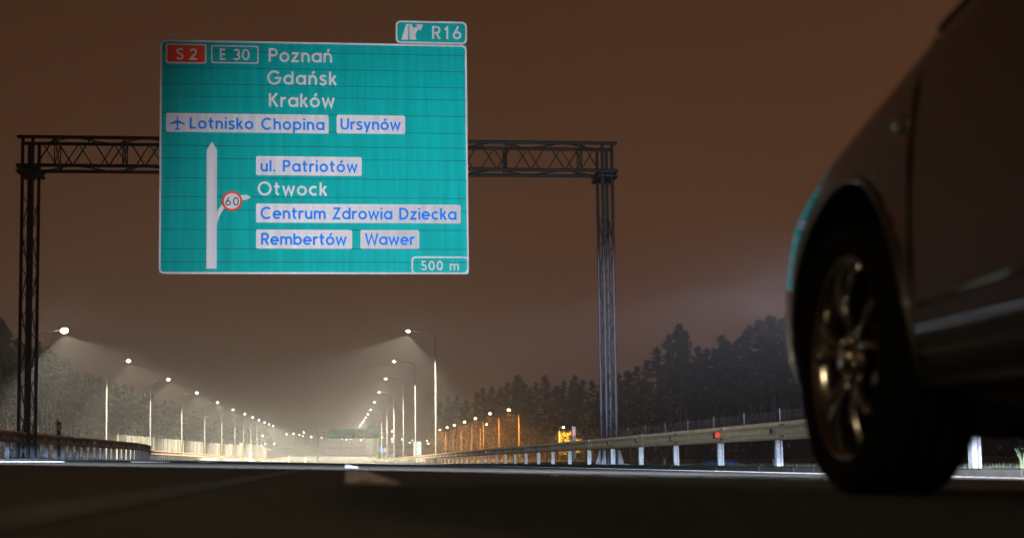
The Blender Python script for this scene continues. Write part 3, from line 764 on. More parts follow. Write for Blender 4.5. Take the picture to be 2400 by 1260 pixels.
# ------------------------------------------------------------------ bridge at the end and the lamps of the interchange
YBR = 700.0; gb = cz(YBR)
br = thing('road_bridge', 'low bridge with a blue lit girder crossing the motorway at the end of the view', 'bridge', (0, YBR, 0))
bl = atY(770, 1052, YBR).x; brr = atY(1010, 1052, YBR).x
def bz(y, x=870): return atY(x, y, YBR).z
bm = bmesh.new(); box(bm, bl - 30, brr + 25, .4, 8, bz(1046), bz(1042)); mesh_obj('parapet', fix(bm), M['bridge_pale'], br)
bm = bmesh.new(); box(bm, bl, brr, 0, 8.4, bz(1049.5), bz(1046)); mesh_obj('girder', fix(bm), M['bridge_blue'], br)
bm = bmesh.new(); box(bm, bl - 30, brr + 25, .3, 8.2, bz(1052.5), bz(1049.5) - .01); mesh_obj('deck', fix(bm), M['bridge_pale'], br)
for px_ in (775, 832, 878, 935):
    x = atY(px_, 1060, YBR).x
    bm = bmesh.new(); tube(bm, [(x, 4, gb - .5), (x, 4, bz(1052.5))], .6, 10); mesh_obj('pier', fix(bm), M['bridge_pale'], br)
bm = bmesh.new(); A = [(bl - 30, gb - 1), (bl - 30, bz(1052.5)), (bl - 4, bz(1052.5)), (bl + 3, gb - 1)]
prism(bm, A, .5, 8); mesh_obj('abutment', fix(bm), M['bridge_pale'], br); bm = bmesh.new(); A = [(brr + 30, gb - 1), (brr + 30, bz(1052.5)), (brr - 3, bz(1052.5)), (brr - 12, gb - 1)]; prism(bm, A[::-1], .5, 8)
mesh_obj('abutment', fix(bm), M['bridge_pale'], br)
FL = [(618, 1019), (595, 1040), (609, 1041), (623.5, 1038.6), (640, 1038), (669.5, 1016), (690, 1014.5), (700, 1017.5), (710, 1011.5), (711.7, 1020), (727.5, 1022.5), (752, 1024), (774, 1026), (799, 1026), (810, 1028), (823.7, 1025.7), (843.5, 1029.5), (849, 1025), (898, 1023), (916, 1027), (918, 1033), (921, 1009), (940, 1028), (958, 1035), (968, 1030), (999, 1031), (1001, 1037.6), (1009, 1049)]
pf = None
for k, (x, y) in enumerate(FL):
    Y = 640 + 22 * ((k * 7) % 13); p = atY(x, y, Y)
    lab = 'small white lamp far off among the interchange lights around the bridge'
    if pf is None:
        pf = thing('street_lamp', lab, 'street lamp', (p.x, Y, p.z - 9.0), 0, 'far lamps of the interchange')
        bm = bmesh.new(); tube(bm, [(0, 0, -3), (0, 0, 9.0)], .09, 6); mesh_obj('pole', fix(bm), M['pole'], pf)
        bm = bmesh.new(); box(bm, -.9, .1, -.12, .12, 9.0, 9.1); mesh_obj('lamp_head', fix(bm), M['lamp_body'], pf)
        bm = bmesh.new(); bmesh.ops.create_icosphere(bm, subdivisions=2, radius=.34, matrix=Matrix.Translation((-.45, 0, 8.8))); mesh_obj('lamp_lens', bm, M['led'], pf, True)
    else:
        c = copy_tree(pf); c.location = (p.x, Y, p.z - 9.0); c.rotation_euler = (0, 0, pi if k % 3 else 0)
        if k in (6, 11, 14, 20, 24):
            spot('lamp_light', c, (-.45, 0, 8.4), P_STREET * .7, (1, .90, .70), 155, .4, .3)

# white marker posts along the median and a round sign, far left
for k, (x, y0, y1) in enumerate(((587, 1057, 1078), (677, 1068, 1080), (715, 1072, 1081))):
    Y = 150 + 60 * k; a = atY(x, y1, Y); b = atY(x, y0, Y); w = .11 + .02 * k
    t = thing('marker_post', ['white marker post on the grass median, nearest of three', 'white marker post on the grass median, middle of three', 'white marker post on the grass median, farthest of three'][k], 'marker post', (a.x, Y, LG + cz(Y)), 0, 'white marker posts on the median')
    bm = bmesh.new(); prism(bm, [(-w, -.1), (w, -.1), (w, b.z - LG - .06), (-w * .3, b.z - LG), (-w, b.z - LG - .06)], -.05, .05); mesh_obj('post_body', fix(bm), M['white'], t)
    bm = bmesh.new(); box(bm, -w * .5, w * .5, -.058, -.051, (b.z - LG) * .62, (b.z - LG) * .82); mesh_obj('reflector_strip', fix(bm), M['refl_red'], t)

# ------------------------------------------------------------------ trees
def pine(root_name, label, cat, loc, h, seed, group, thin=False):
    rnd = random.Random(seed); root = thing(root_name, label, cat, loc, rnd.uniform(0, 6.28), group)
    bm = bmesh.new(); n = 8; P = []; bx, by = rnd.uniform(-.4, .4), rnd.uniform(-.4, .4)
    for i in range(n + 1):
        t = i / n; P.append((bx * sin(t * 2.2), by * sin(t * 2.6), -.4 + t * (h - .3)))
    tube(bm, P, [.19 * (1 - .85 * i / n) + .02 for i in range(n + 1)], 7)
    clumps = []
    c0 = .42 if not thin else .55
    nb_ = 40
    for i in range(nb_):
        t = c0 + (1 - c0) * (i / nb_) ** .85; z = t * h; k = (t - c0) / (1 - c0)
        R = (h * .17) * ((1 - k) ** .85 if seed % 2 else (1 - k ** 1.6) * .9) * (.25 + 1.05 * rnd.random()) + .18
        if k < .15: R *= .7
        a = rnd.uniform(0, 6.28); j = min(n - 1, int(t * n)); bx0 = Vector(P[j]).lerp(Vector(P[j + 1]), t * n - j); bx0.z = z
        end = bx0 + Vector((cos(a) * R, sin(a) * R, R * rnd.uniform(-.05, .35)))
        tube(bm, [bx0, bx0.lerp(end, .6) + Vector((0, 0, .1)), end], [.04, .028, .012], 4, False)
        f_ = 1 - .5 * k; clumps.append((end, f_ * (.5 + .35 * rnd.random()))); clumps.append((bx0.lerp(end, .55), f_ * (.5 + .3 * rnd.random())))
    clumps.append((Vector(P[-1]), .36)); clumps.append((Vector(P[-1]) + Vector((0, 0, .35)), .34)); clumps.append((Vector(P[-1]) + Vector((0, 0, .8)), .2))
    for i in range(5):   # dead stubs low on the trunk
        z = h * rnd.uniform(.2, .45); a = rnd.uniform(0, 6.28); tube(bm, [(0, 0, z), (cos(a) * .9, sin(a) * .9, z + .1)], [.03, .01], 4, False)
    mesh_obj('trunk', bm, M['bark'], root, True)
    bm = bmesh.new()
    for c, s in clumps:
        for q in range(26):
            d = Vector((rnd.gauss(0, 1), rnd.gauss(0, 1), rnd.gauss(0, .62))); d *= s * .62
            p = c + d; u = Vector((rnd.gauss(0, 1), rnd.gauss(0, 1), rnd.gauss(.2, .7))).normalized(); v = u.cross(Vector((rnd.gauss(0, 1), rnd.gauss(0, 1), rnd.gauss(0, 1)))).normalized()
            L = .24 + .2 * rnd.random()
            vs = [bm.verts.new(p - v * .075), bm.verts.new(p + v * .075), bm.verts.new(p + u * L)]
            bm.faces.new(vs)
    mesh_obj('crown', bm, M['needles'], root)
    return root
PR = []
def put_tree(loc, h, k, label, group, name='pine_tree'):
    k = k % 5
    while len(PR) <= k:
        i = len(PR)
        PR.append(None)
    if PR[k] is None:
        PR[k] = pine(name, label, 'tree', loc, 18.0, 100 + k, group, k == 3)
        o = PR[k]
    else:
        o = copy_tree(PR[k]); o.name = name; o['label'] = label; o['group'] = group; o['category'] = 'tree'; o.location = loc
    s = h / 18.0; w = s * random.uniform(.95, 1.25); o.scale = (w, w, s); o.rotation_euler = (0, 0, random.uniform(0, 6.28))
    return o
def interp(T, x):
    for (a, b), (c, d) in zip(T, T[1:]):
        if a <= x <= c: return b + (d - b) * (x - a) / (c - a)
    return T[-1][1] if x > T[-1][0] else T[0][1]
SKY_R = [(1030, 935), (1060, 922), (1110, 915), (1150, 902), (1212, 880), (1240, 890), (1275, 880), (1300, 890), (1345, 882), (1400, 882), (1450, 862), (1480, 850), (1505, 858), (1530, 815), (1560, 785), (1592, 762), (1625, 800), (1660, 805), (1692, 786), (1730, 790), (1762, 758), (1800, 744), (1850, 738), (1900, 725), (2000, 715), (2420, 640)]
DEP_R = [(1030, 470), (1135, 405), (1215, 350), (1400, 245), (1590, 188), (1850, 140), (2420, 85)]
GRP_R = 'pines of the dark wood on the right'; GRP_L = 'pines of the hazy wood on the left'
xs_ = []; x = 1032.0
while x < 2420:
    xs_.append(x); x += random.uniform(15, 26) * (1.0 if x < 1900 else 2.4)
special = {1212: 'pine with a pointed top standing above the far part of the right wood', 1592: 'tallest broad pine of the right wood, rising above its neighbours beyond the gantry column', 1345: 'pointed pine of the right wood above the orange lamps, left of the gantry column', 1800: 'high pine of the right wood just left of the car'}
for x in list(special): xs_.append(float(x))
for i, x in enumerate(sorted(xs_)):
    Y = interp(DEP_R, x) * random.uniform(.97, 1.06); jit = 0 if x in special else random.uniform(0, 22)
    top = atY(x, interp(SKY_R, x) + jit, Y)
    put_tree((top.x, Y, RG), top.z - RG, i, special.get(int(x)) if x in special else 'dark pine in the unlit wood behind the right crash barrier', GRP_R)
for i in range(46):          # rows deeper in the wood close the gaps
    x = 1040 + (2400 - 1040) * i / 46 + random.uniform(-10, 10); Y = interp(DEP_R, x) * random.uniform(1.10, 1.35)
    top = atY(x, interp(SKY_R, x) + random.uniform(15, 50), Y)
    put_tree((top.x, Y, RG), top.z - RG, i * 3 + 1, 'dark pine in the unlit wood behind the right crash barrier', GRP_R)
SKY_L = [(-60, 740), (10, 735), (35, 770), (70, 800), (110, 800), (165, 846), (200, 862), (250, 890), (300, 898), (345, 908), (450, 950), (560, 985), (640, 1005)]
for i in range(44):
    x = -60 + 700 * (i / 43) ** 1.0 + random.uniform(-7, 7); X = -46 - random.uniform(0, 14)
    r = ray(x, 900); Y = min(560, r.y * X / r.x)
    top = atY(x, interp(SKY_L, x) + random.uniform(0, 26), Y); h = max(9, top.z - LG)
    lab = 'leftmost tall pine rising at the left edge behind the gantry column' if i == 4 else 'hazy pine in the wood left of the motorway'
    put_tree((top.x, Y, LG), h, i, lab, GRP_L)

def thicket(name, pts, n, seed, m):
    rnd = random.Random(seed); bm = bmesh.new()
    for k in range(n):
        f = rnd.random() * (len(pts) - 1); i = int(f); a, b = pts[i], pts[i + 1]; t = f - i
        x = a[0] + (b[0] - a[0]) * t; y = a[1] + (b[1] - a[1]) * t; h = a[2] + (b[2] - a[2]) * t; g = a[3]
        p = Vector((x + rnd.uniform(-5, 5), y + rnd.uniform(-5, 5), g + h * rnd.random() ** .8 * (.82 + .18 * sin(f * 9) * cos(f * 23))))
        u = Vector((rnd.gauss(0, 1), rnd.gauss(0, 1), rnd.gauss(0, 1))).normalized(); v = u.cross(Vector((rnd.gauss(0, 1), rnd.gauss(0, 1), rnd.gauss(0, 1)))).normalized(); L = rnd.uniform(.35, .8)
        bm.faces.new([bm.verts.new(p - v * L * .6), bm.verts.new(p + u * L), bm.verts.new(p + v * L * .6), bm.verts.new(p - u * L * .7)])
    o = mesh_obj(name, bm, m); o['kind'] = 'stuff'
T_ = []
for x in range(1036, 2440, 60):
    Y = interp(DEP_R, x) * 1.42; q = atY(x, interp(SKY_R, x), Y); T_.append((q.x, Y, (q.z - RG) * .60, RG))
thicket('wood_undergrowth', T_, 17000, 21, M['needles'])
T_ = []
for x in range(-60, 640, 60):
    r = ray(x, 900); Y = min(580, r.y * -66 / r.x); q = atY(x, interp(SKY_L, x), Y); T_.append((q.x, Y, max(6, q.z - LG) * .75, LG))
thicket('wood_undergrowth', T_, 9000, 22, M['needles'])

# the bush lit by the short orange lamp, and a few roadside plants
def bush(label, loc, w, h, n, seed, m='leaf', name='bush', group=None):
    rnd = random.Random(seed); t = thing(name, label, 'bush', loc, 0, group)
    bm = bmesh.new()
    for k in range(9):
        a = rnd.uniform(0, 6.28); R = w * rnd.uniform(.2, .8); tube(bm, [(0, 0, -.1), (cos(a) * R * .4, sin(a) * R * .4, h * .45), (cos(a) * R, sin(a) * R, h * rnd.uniform(.6, .95))], [.05, .035, .012], 5, False)
    mesh_obj('stem', bm, M['bark'], t)
    bm = bmesh.new(); cl = [(rnd.gauss(0, w * .38), rnd.gauss(0, w * .38), h * (.25 + .7 * rnd.random())) for _ in range(26)]
    for k in range(n):
        c = rnd.choice(cl); p = Vector(c) + Vector((rnd.gauss(0, .28), rnd.gauss(0, .28), rnd.gauss(0, .2))) * (w / 2); u = Vector((rnd.gauss(0, 1), rnd.gauss(0, 1), rnd.gauss(0, .6))).normalized(); v = u.cross(Vector((rnd.gauss(0, 1), rnd.gauss(0, 1), rnd.gauss(0, 1)))).normalized()
        L = .16 * (w / 2 + .3); bm.faces.new([bm.verts.new(p - v * L * .5), bm.verts.new(p + u * L * .6), bm.verts.new(p + v * L * .5), bm.verts.new(p - u * L * .6)])
    mesh_obj('foliage', bm, M[m], t)
p = atY(1325, 1040, 251); bush('small leafy bush lit yellow by the short orange lamp', (p.x + .6, 251, RG), 2.1, 5.2, 1500, 3)
def weed(label, px_, py_, X, h, seed):
    p = atX(px_, py_, X); rnd = random.Random(seed); t = thing('weed', label, 'plant', (X, p.y, RG))
    bm = bmesh.new()
    for k in range(7):
        a = rnd.uniform(0, 6.28); l = h * rnd.uniform(.5, 1); d = Vector((cos(a), sin(a), 0)) * l * .35
        tube(bm, [(0, 0, -.03), Vector((0, 0, l * .6)) + d * .4, Vector((0, 0, l)) + d], [.006, .005, .002], 4, False)
    mesh_obj('stalk', bm, M['blade'], t)
    bm = bmesh.new()
    for k in range(26):
        z = h * rnd.uniform(.3, 1.0); a = rnd.uniform(0, 6.28); p0 = Vector((cos(a) * .03, sin(a) * .03, z)); u = Vector((cos(a), sin(a), rnd.uniform(-.3, .6))) * .05; v = Vector((-sin(a), cos(a), 0)) * .01
        bm.faces.new([bm.verts.new(p0 - v), bm.verts.new(p0 + u), bm.verts.new(p0 + v)])
    mesh_obj('leaves', bm, M['blade'], t)
weed('dry weed behind the kerb below the right barrier, left of the blue sheet', 1558, 1090, 7.3, .33, 4)
weed('small dry weed behind the kerb, close to the front wheel of the car', 1815, 1092, 7.3, .2, 5)
weed('dry weed at the right edge below the barrier beyond the car', 2397, 1090, 7.3, .24, 6)
p = atX(1690, 1090, 9.3); t = thing('plastic_sheet', 'low blue sheet lying on the verge behind the right barrier posts', 'sheet', (9.3, p.y, RG))
bm = bmesh.new(); bmesh.ops.create_uvsphere(bm, u_segments=20, v_segments=10, radius=1.0)
for v in bm.verts: v.co = Vector((v.co.x * .5, v.co.y * .7, max(-.02, v.co.z) * .10 + .015 * sin(v.co.x * 9) * cos(v.co.y * 7)))
mesh_obj('cover', bm, M['blue_sheet'], t, True)
# grass on the verges: one mass nobody could count
bm = bmesh.new(); rnd = random.Random(11)
def blade(x, y, z, h, w):
    a = rnd.uniform(0, 6.28); d = Vector((cos(a), sin(a), 0)); l = Vector((rnd.gauss(0, .3), rnd.gauss(0, .3), 1)) * h; p = Vector((x, y, z))
    bm.faces.new([bm.verts.new(p - d * w), bm.verts.new(p + d * w), bm.verts.new(p + l)])
for k in range(9000):
    Y = 26 + 230 * rnd.random() ** 1.6; x = -8.45 - rnd.random() ** 1.5 * 5; blade(x, Y, LG - .03, rnd.uniform(.03, .13), .012)
for k in range(5000):
    Y = 10 + 90 * rnd.random() ** 1.5; x = 7.2 + rnd.random() ** 1.3 * 3; blade(x, Y, RG - .02, rnd.uniform(.02, .08), .006)
mesh_obj('verge_grass', bm, M['blade'])['kind'] = 'stuff'

# ------------------------------------------------------------------ the car
WY = 3.445; CXc = 2.05
car = thing('parked_car', 'dark car parked at the right, seen from behind, with alloy front wheel and headlights on', 'car', (CXc, WY, -SLOPE * CXc))
car.rotation_euler = (0, math.atan(SLOPE), 0)
GZ = 0.0
def cpart(name, bm, m, parent=car, smooth=True, loc=None): return mesh_obj(name, fix(bm), m, parent, smooth, loc)
# stations: u (forward of the front axle), half width, bottom, belt height, top profile
ST = [  # u, w, zb, zbelt, (x fraction, z) x3 , ztop
 (-3.52, .70, .34, .90, ((.86, .96), (.6, 1.0), (.3, 1.01)), 1.01),
 (-3.40, .82, .22, .98, ((.88, 1.03), (.62, 1.10), (.3, 1.12)), 1.12),
 (-3.05, .875, .18, 1.03, ((.86, 1.09), (.70, 1.36), (.45, 1.44)), 1.46),
 (-2.60, .885, .17, 1.04, ((.88, 1.08), (.74, 1.42), (.5, 1.49)), 1.51),
 (-1.80, .89, .16, 1.03, ((.89, 1.065), (.75, 1.44), (.5, 1.51)), 1.53),
 (-1.20, .89, .16, 1.025, ((.89, 1.06), (.76, 1.42), (.5, 1.50)), 1.52),
 (-0.85, .888, .16, 1.015, ((.89, 1.05), (.79, 1.28), (.55, 1.35)), 1.37),
 (-0.52, .887, .16, .985, ((.89, 1.01), (.80, 1.10), (.5, 1.15)), 1.17),
 (-0.30, .887, .16, .94, ((.90, .965), (.72, 1.01), (.4, 1.035)), 1.045),
 ( 0.00, .887, .16, .885, ((.90, .91), (.66, .95), (.35, .975)), .985),
 ( 0.22, .886, .16, .84, ((.90, .865), (.64, .905), (.35, .93)), .94),
 ( 0.40, .886, .17, .785, ((.90, .812), (.62, .852), (.35, .877)), .887),
 ( 0.53, .872, .19, .73, ((.88, .76), (.62, .80), (.35, .825)), .835),
 ( 0.66, .80, .21, .675, ((.86, .70), (.62, .735), (.35, .755)), .762),
 ( 0.78, .67, .24, .60, ((.84, .625), (.6, .65), (.35, .665)), .67),
 ( 0.86, .48, .30, .50, ((.84, .515), (.6, .525), (.35, .53)), .535),
]
def section(s):
    u, w, zb, zbe, tp, zt = s
    d = zbe - zb
    P = [(0, zb), (.55 * w, zb), (.90 * w, zb + .015), (.965 * w, zb + .10), (.988 * w, zb + d * .30), (.996 * w, zb + d * .42), (1.0 * w, zb + d * .60), (.992 * w, zb + d * .80), (.972 * w, zbe - .035), (.935 * w, zbe)] + [(f * w, z) for f, z in tp] + [(0, zt)]
    return [Vector((x, u, z)) for x, z in P]
bm = bmesh.new(); rows = []
for s in ST:
    h = section(s); right = [bm.verts.new(p) for p in h]; left = [bm.verts.new((-p.x, p.y, p.z)) for p in h[-2:0:-1]]
    rows.append(right + left)
for A, B in zip(rows, rows[1:]):
    n = len(A)
    for i in range(n): bm.faces.new((A[i], B[i], B[(i + 1) % n], A[(i + 1) % n]))
bm.faces.new(rows[0]); bm.faces.new(rows[-1][::-1])
body = cpart('body', bm, M['car'])
sub = body.modifiers.new('s', 'SUBSURF'); sub.levels = 2; sub.render_levels = 2
AX = [0.0, -2.62]; AR = .405; HUB = .322
cut = bmesh.new()
for u in AX:
    for sgn in (-1, 1):
        bmesh.ops.create_cone(cut, cap_ends=True, segments=64, radius1=AR, radius2=AR, depth=.42, matrix=Matrix.Translation((sgn * .85, u, HUB + .015)) @ Matrix.Rotation(pi / 2, 4, 'Y'))
cutter = mesh_obj('cutter', cut, M['plastic'], car)
bo = body.modifiers.new('b', 'BOOLEAN'); bo.operation = 'DIFFERENCE'; bo.object = cutter; bo.solver = 'EXACT'
bpy.context.view_layer.update()
dg = bpy.context.evaluated_depsgraph_get(); me = bpy.data.meshes.new_from_object(body.evaluated_get(dg)); body.modifiers.clear(); body.data = me
bpy.data.objects.remove(cutter)
# smooth half width of the side at a given (u, z), read from the finished body
from mathutils.bvhtree import BVHTree
_bm = bmesh.new(); _bm.from_mesh(body.data); BV = BVHTree.FromBMesh(_bm)
def side_x(u, z):
    hit = BV.ray_cast(Vector((-3, u, z)), Vector((1, 0, 0)))
    return hit[0].x if hit[0] else -.88
# wheel arch lips
for u in AX:
    for sgn in (-1, 1):
        bm = bmesh.new(); P = []
        for k in range(41):
            a = radians(-22 + 224 * k / 40); uu = u + (AR + .004) * cos(a); zz = HUB + .015 + (AR + .004) * sin(a)
            if zz < .19: continue
            x = side_x(uu + (.02 * cos(a)), zz + .02 * sin(a)); P.append((x * -sgn if False else (abs(x) - .002) * sgn, uu, zz))
        tube(bm, P, .011, 8); cpart('wheel_arch_lip', bm, M['car'])
# wheels
def make_wheel():
    w = bpy.data.objects.new('wheel', None); COL.objects.link(w); w.parent = car
    bm = bmesh.new()   # tyre: lathe profile (radius, x) with -x outside
    prof = [(.236, .0), (.246, -.012), (.262, -.018), (.285, -.022), (.303, -.016), (.314, -.004), (.3205, .016), (.322, .05), (.322, .10), (.322, .15), (.3205, .186), (.312, .205), (.285, .222), (.25, .215), (.236, .20)]
    N_ = 72; R = []
    for k in range(N_):
        a = 2 * pi * k / N_; R.append([bm.verts.new((x, cos(a) * r, sin(a) * r)) for r, x in prof])
    for k in range(N_):
        A, B = R[k], R[(k + 1) % N_]
        for i in range(len(prof) - 1): bm.faces.new((A[i], A[i + 1], B[i + 1], B[i]))
    # tread blocks
    for k in range(N_):
        a = 2 * pi * (k + .5) / N_
        for x0, x1 in ((.028, .07), (.085, .12), (.135, .18)):
            box(bm, x0, x1, -.009, .009, .319, .3245, Matrix.Rotation(a, 4, 'X'))
    mesh_obj('tyre', fix(bm), M['rubber'], w, True)
    bm = bmesh.new()
    prof = [(.236, .20), (.222, .19), (.215, .10), (.214, .03), (.222, .012), (.236, -.004), (.243, -.008), (.243, .004), (.236, .01)]
    R = []
    for k in range(N_):
        a = 2 * pi * k / N_; R.append([bm.verts.new((x, cos(a) * r, sin(a) * r)) for r, x in prof])
    for k in range(N_):
        A, B = R[k], R[(k + 1) % N_]
        for i in range(len(prof) - 1): bm.faces.new((A[i], A[i + 1], B[i + 1], B[i]))
    mesh_obj('rim', fix(bm), M['rim'], w, True)
    for k in range(5):
        bm = bmesh.new()
        for sg in (-1, 1):
            a0 = radians(90 + 72 * k) + sg * .10; a1 = radians(90 + 72 * k) + sg * .30
            P = []
            for t in range(7):
                f = t / 6; r = .055 + (.236 - .055) * f; a = a0 + (a1 - a0) * f ** 1.4
                P.append((.028 - .028 * sin(f * pi * .9) * .9 - .002, cos(a) * r, sin(a) * r))
            tube(bm, P, [.015, .0135, .0125, .012, .012, .0125, .015], 8)
        mesh_obj('spoke', fix(bm), M['rim'], w, True)
    bm = bmesh.new(); tube(bm, [(.05, 0, 0), (.012, 0, 0), (.004, 0, 0)], [.07, .066, .055], 24); tube(bm, [(.006, 0, 0), (-.006, 0, 0), (-.010, 0, 0)], [.034, .032, .024], 20)
    for k in range(5):
        a = radians(90 + 36 + 72 * k); tube(bm, [(.02, cos(a) * .05, sin(a) * .05), (-.002, cos(a) * .05, sin(a) * .05)], .009, 6)
    mesh_obj('hub', fix(bm), M['rim'], w, True)
    bm = bmesh.new(); tube(bm, [(.13, 0, 0), (.155, 0, 0)], .16, 32); box(bm, .09, .17, .03, .14, -.06, .09); mesh_obj('brake_disc', fix(bm), M['plastic'], w, False)
    return w
w0 = make_wheel(); w0.location = (-.872, AX[0], HUB)
for u, sg in ((AX[1], -1), (AX[0], 1), (AX[1], 1)):
    c = copy_tree(w0, car); c.location = (.872 * sg, u, HUB); c.rotation_euler = (radians(31), 0, 0) if sg < 0 else (radians(17), 0, pi)
# dark liners inside the arches
for u in AX:
    for sgn in (-1, 1):
        bm = bmesh.new(); R1 = []
        for k in range(25):
            a = radians(-15 + 210 * k / 24); R1.append([bm.verts.new((sgn * x, u + cos(a) * (AR - .012), HUB + .015 + sin(a) * (AR - .012))) for x in (.655, .84)])
        for A, B in zip(R1, R1[1:]): bm.faces.new((A[0], A[1], B[1], B[0]))
        cpart('arch_liner', bm, M['plastic'])
# side glass, pillars and gaps laid on the body
def side_strip(name, pts, wd, m, off=.004):
    for sgn in (-1, 1):
        bm = bmesh.new()
        Pq = [Vector((sgn * (abs(side_x(u, z)) + off - .004), u, z)) for u, z in pts]
        tube(bm, Pq, wd, 6); cpart(name, bm, m)
def side_panel(name, poly, m, off=.006, nu=10, nz=8):
    """poly: function (s,t)->(u,z), a curved panel following the body side"""
    for sgn in (-1, 1):
        bm = bmesh.new(); Gd = []
        for i in range(nu + 1):
            Gd.append([])
            for j in range(nz + 1):
                u, z = poly(i / nu, j / nz); Gd[-1].append(bm.verts.new((sgn * (abs(side_x(u, z)) + off), u, z)))
        for i in range(nu):
            for j in range(nz): bm.faces.new((Gd[i][j], Gd[i + 1][j], Gd[i + 1][j + 1], Gd[i][j + 1]))
        r = bmesh.ops.solidify(bm, geom=list(bm.faces), thickness=-.012 * sgn)
        cpart(name, bm, m)
def quad(a, b, c, d):   # corners (u,z): front-bottom, rear-bottom, rear-top, front-top
    def f(s, t):
        p = [a[k] + (b[k] - a[k]) * s for k in (0, 1)]; q = [d[k] + (c[k] - d[k]) * s for k in (0, 1)]
        return p[0] + (q[0] - p[0]) * t, p[1] + (q[1] - p[1]) * t
    return f
side_panel('door_window', quad((-.62, 1.055), (-1.52, 1.075), (-1.52, 1.40), (-1.02, 1.38)), M['glass'])
side_panel('door_window', quad((-1.60, 1.078), (-2.55, 1.09), (-2.40, 1.39), (-1.60, 1.40)), M['glass'])
side_strip('door_gap', [(-.44, .28), (-.44, .5), (-.445, .7), (-.46, .85), (-.50, .96)], .006, M['gap'])
side_strip('door_gap', [(-1.56, .24), (-1.56, .5), (-1.56, .94)], .005, M['gap'])
side_strip('sill_trim', [(-.42, .235), (-1.2, .235), (-2.2, .235)], .016, M['plastic'])
side_strip('door_moulding', [(-.48, .40), (-1.0, .415), (-1.5, .43), (-2.1, .445)], .010, M['car'])
for sgn in (-1, 1):
    x = abs(side_x(-.385, .80)) * sgn
    bm = bmesh.new(); bmesh.ops.create_uvsphere(bm, u_segments=16, v_segments=10, radius=1)
    for v in bm.verts: v.co = Vector((x + sgn * v.co.x * .016, -.385 + v.co.y * .045, .80 + v.co.z * .019 + v.co.y * .006))
    cpart('side_repeater', bm, M['chrome'])
    for u, z in ((-1.42, .80), (-2.35, .82)):
        x = abs(side_x(u, z)) * sgn; bm = bmesh.new(); tube(bm, [(x + sgn * .002, u - .1, z), (x + sgn * .03, u - .07, z), (x + sgn * .033, u, z), (x + sgn * .03, u + .07, z), (x + sgn * .002, u + .1, z)], .011, 8); cpart('door_handle', bm, M['car'])
    # mirror
    x = abs(side_x(-.78, 1.05)) * sgn
    bm = bmesh.new(); bmesh.ops.create_uvsphere(bm, u_segments=18, v_segments=12, radius=1)
    for v in bm.verts: v.co = Vector((x + sgn * (.13 + v.co.x * .10), -.86 + v.co.y * .06 - abs(v.co.x) * .01, 1.15 + v.co.z * .07))
    tube(bm, [(x - sgn * .03, -.84, 1.06), (x + sgn * .06, -.86, 1.10)], .02, 8)
    cpart('door_mirror', bm, M['car'])
    # headlamp, tail lamp
    bm = bmesh.new(); bmesh.ops.create_uvsphere(bm, u_segments=18, v_segments=12, radius=1)
    for v in bm.verts: v.co = Vector((sgn * (.60 + v.co.x * .15), .665 + v.co.y * .14 - abs(v.co.x) * .0 - sgn * 0 - .05 * (v.co.x), .60 + v.co.z * .065))
    cpart('headlight', bm, M['head'])
    bm = bmesh.new(); bmesh.ops.create_uvsphere(bm, u_segments=14, v_segments=10, radius=1)
    for v in bm.verts: v.co = Vector((sgn * (.70 + v.co.x * .1), -3.45 + v.co.y * .05, .80 + v.co.z * .09))
    cpart('tail_light', bm, M['red_lens'])
# windscreen and rear window follow the cabin between its stations
def top_panel(name, ua, ub, m, wfrac):
    bm = bmesh.new(); Gd = []
    for i in range(13):
        u = ua + (ub - ua) * i / 12; Gd.append([])
        for j in range(17):
            x = (-1 + 2 * j / 16) * wfrac
            h = BV.ray_cast(Vector((x, u, 3)), Vector((0, 0, -1))); z = h[0].z if h[0] else 1
            Gd[-1].append(bm.verts.new((x, u, z + .006)))
    for i in range(12):
        for j in range(16): bm.faces.new((Gd[i][j], Gd[i][j + 1], Gd[i + 1][j + 1], Gd[i + 1][j]))
    cpart(name, bm, m)
top_panel('windscreen', -.42, -1.05, M['glass'], .60); top_panel('rear_window', -2.98, -3.28, M['glass'], .52)
# the seal in front of the windscreen pillar, black
side_strip('pillar_trim', [(-.46, .985), (-.56, 1.02), (-.70, 1.07), (-.9, 1.20)], .022, M['plastic'])
bm = bmesh.new(); box(bm, -.26, .26, -3.56, -3.54, .58, .69); cpart('number_plate', bm, M['white'], smooth=False)
bm = bmesh.new(); box(bm, -.6, .6, .2, .66, .155, .185); box(bm, -.58, .58, -3.2, .2, .15, .17); cpart('undertray', bm, M['plastic'], smooth=False)

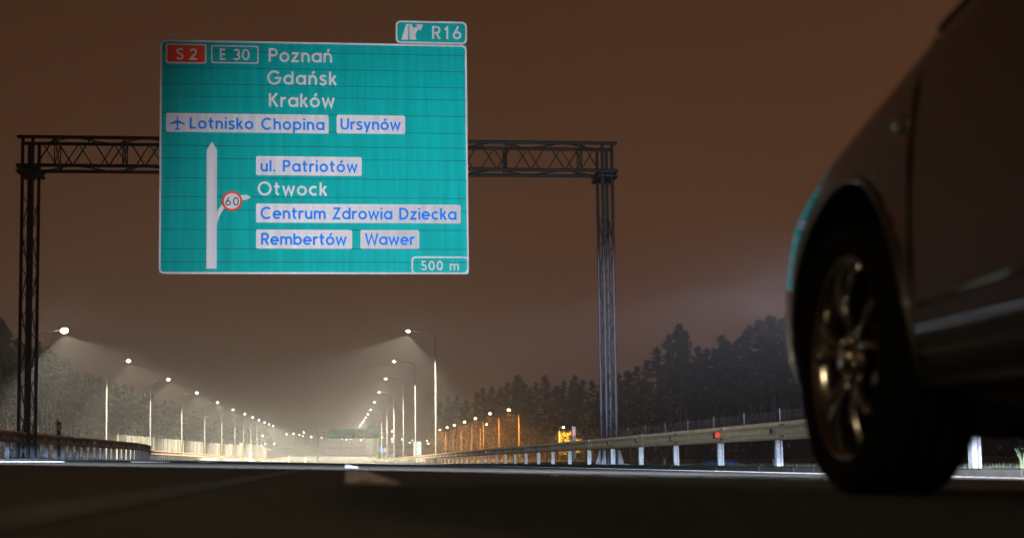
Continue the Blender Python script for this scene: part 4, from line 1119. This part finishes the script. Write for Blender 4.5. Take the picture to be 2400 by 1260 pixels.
# headlight beams (children of the car): the wide dipped beam and the part that climbs to the sign
def beam(loc, target, power, size, col, scale=(1, 1, 1), blend=.5, r=.03, name='headlight_beam', roll=0):
    d = bpy.data.lights.new(name, 'SPOT'); d.energy = power; d.color = col; d.spot_size = radians(size); d.spot_blend = blend; d.shadow_soft_size = r
    o = bpy.data.objects.new(name, d); COL.objects.link(o)
    dirv = (Vector(target) - Vector(loc)).normalized(); zax = -dirv; xax = Vector((0, 0, 1)).cross(zax).normalized(); yax = zax.cross(xax)
    a_ = math.atan(SLOPE) + radians(roll); xax, yax = xax * cos(a_) - yax * sin(a_), yax * cos(a_) + xax * sin(a_)   # the car leans with the road
    mw = Matrix((( xax.x, yax.x, zax.x, loc[0]), (xax.y, yax.y, zax.y, loc[1]), (xax.z, yax.z, zax.z, loc[2]), (0, 0, 0, 1)))
    o.matrix_world = mw @ Matrix.Diagonal((*scale, 1))
    return o
XEN = (.62, .78, 1.0)
HLs = [(CXc - .60, WY + .86, .57), (CXc + .60, WY + .86, .54)]
for q in HLs:
    beam(q, (q[0] - 1.5, q[1] + 40, -.66), P_LOW, 105, (.5, .67, 1.0), (1, .021, 1), .3)
    beam(q, (q[0] + 15, q[1] + 40, .57 + 4.2), P_MID, 56, (.70, .74, 1.0), (1, .165, 1), .5, roll=-8)
    beam(q, (q[0] - 1.0, q[1] + 13, -.11), P_NEAR, 130, (.86, .92, 1.0), (1, .0185, 1), .6)
    beam(q, (3.6, YS_, 4.6), P_SIGN, 34, (.76, .89, 1.0), (1, 1, 1), 1.0)  # added headlight lobe, stands in for the retroreflection of the sign
    beam(q, (8.4, 180, 1.5), P_HIGH, 4, (.86, .92, 1.0), (1, .5, 1), .6)  # added narrow lobe that brightens the countdown boards

# ------------------------------------------------------------------ haze: one closed box round everything
bm = bmesh.new(); box(bm, -960, 960, -90, 1460, -4, 46)
hz = mesh_obj('haze', fix(bm), [], None); hz['kind'] = 'stuff'
hm = bpy.data.materials.new('haze_air'); hm.use_nodes = True; N = hm.node_tree.nodes; N.clear()
ho = N.new('ShaderNodeOutputMaterial'); hv = N.new('ShaderNodeVolumePrincipled'); hm.node_tree.links.new(hv.outputs[0], ho.inputs['Volume'])
hv.inputs['Color'].default_value = (.93, .93, .93, 1); hv.inputs['Density'].default_value = FOG; hv.inputs['Anisotropy'].default_value = .86
hz.data.materials.append(hm)
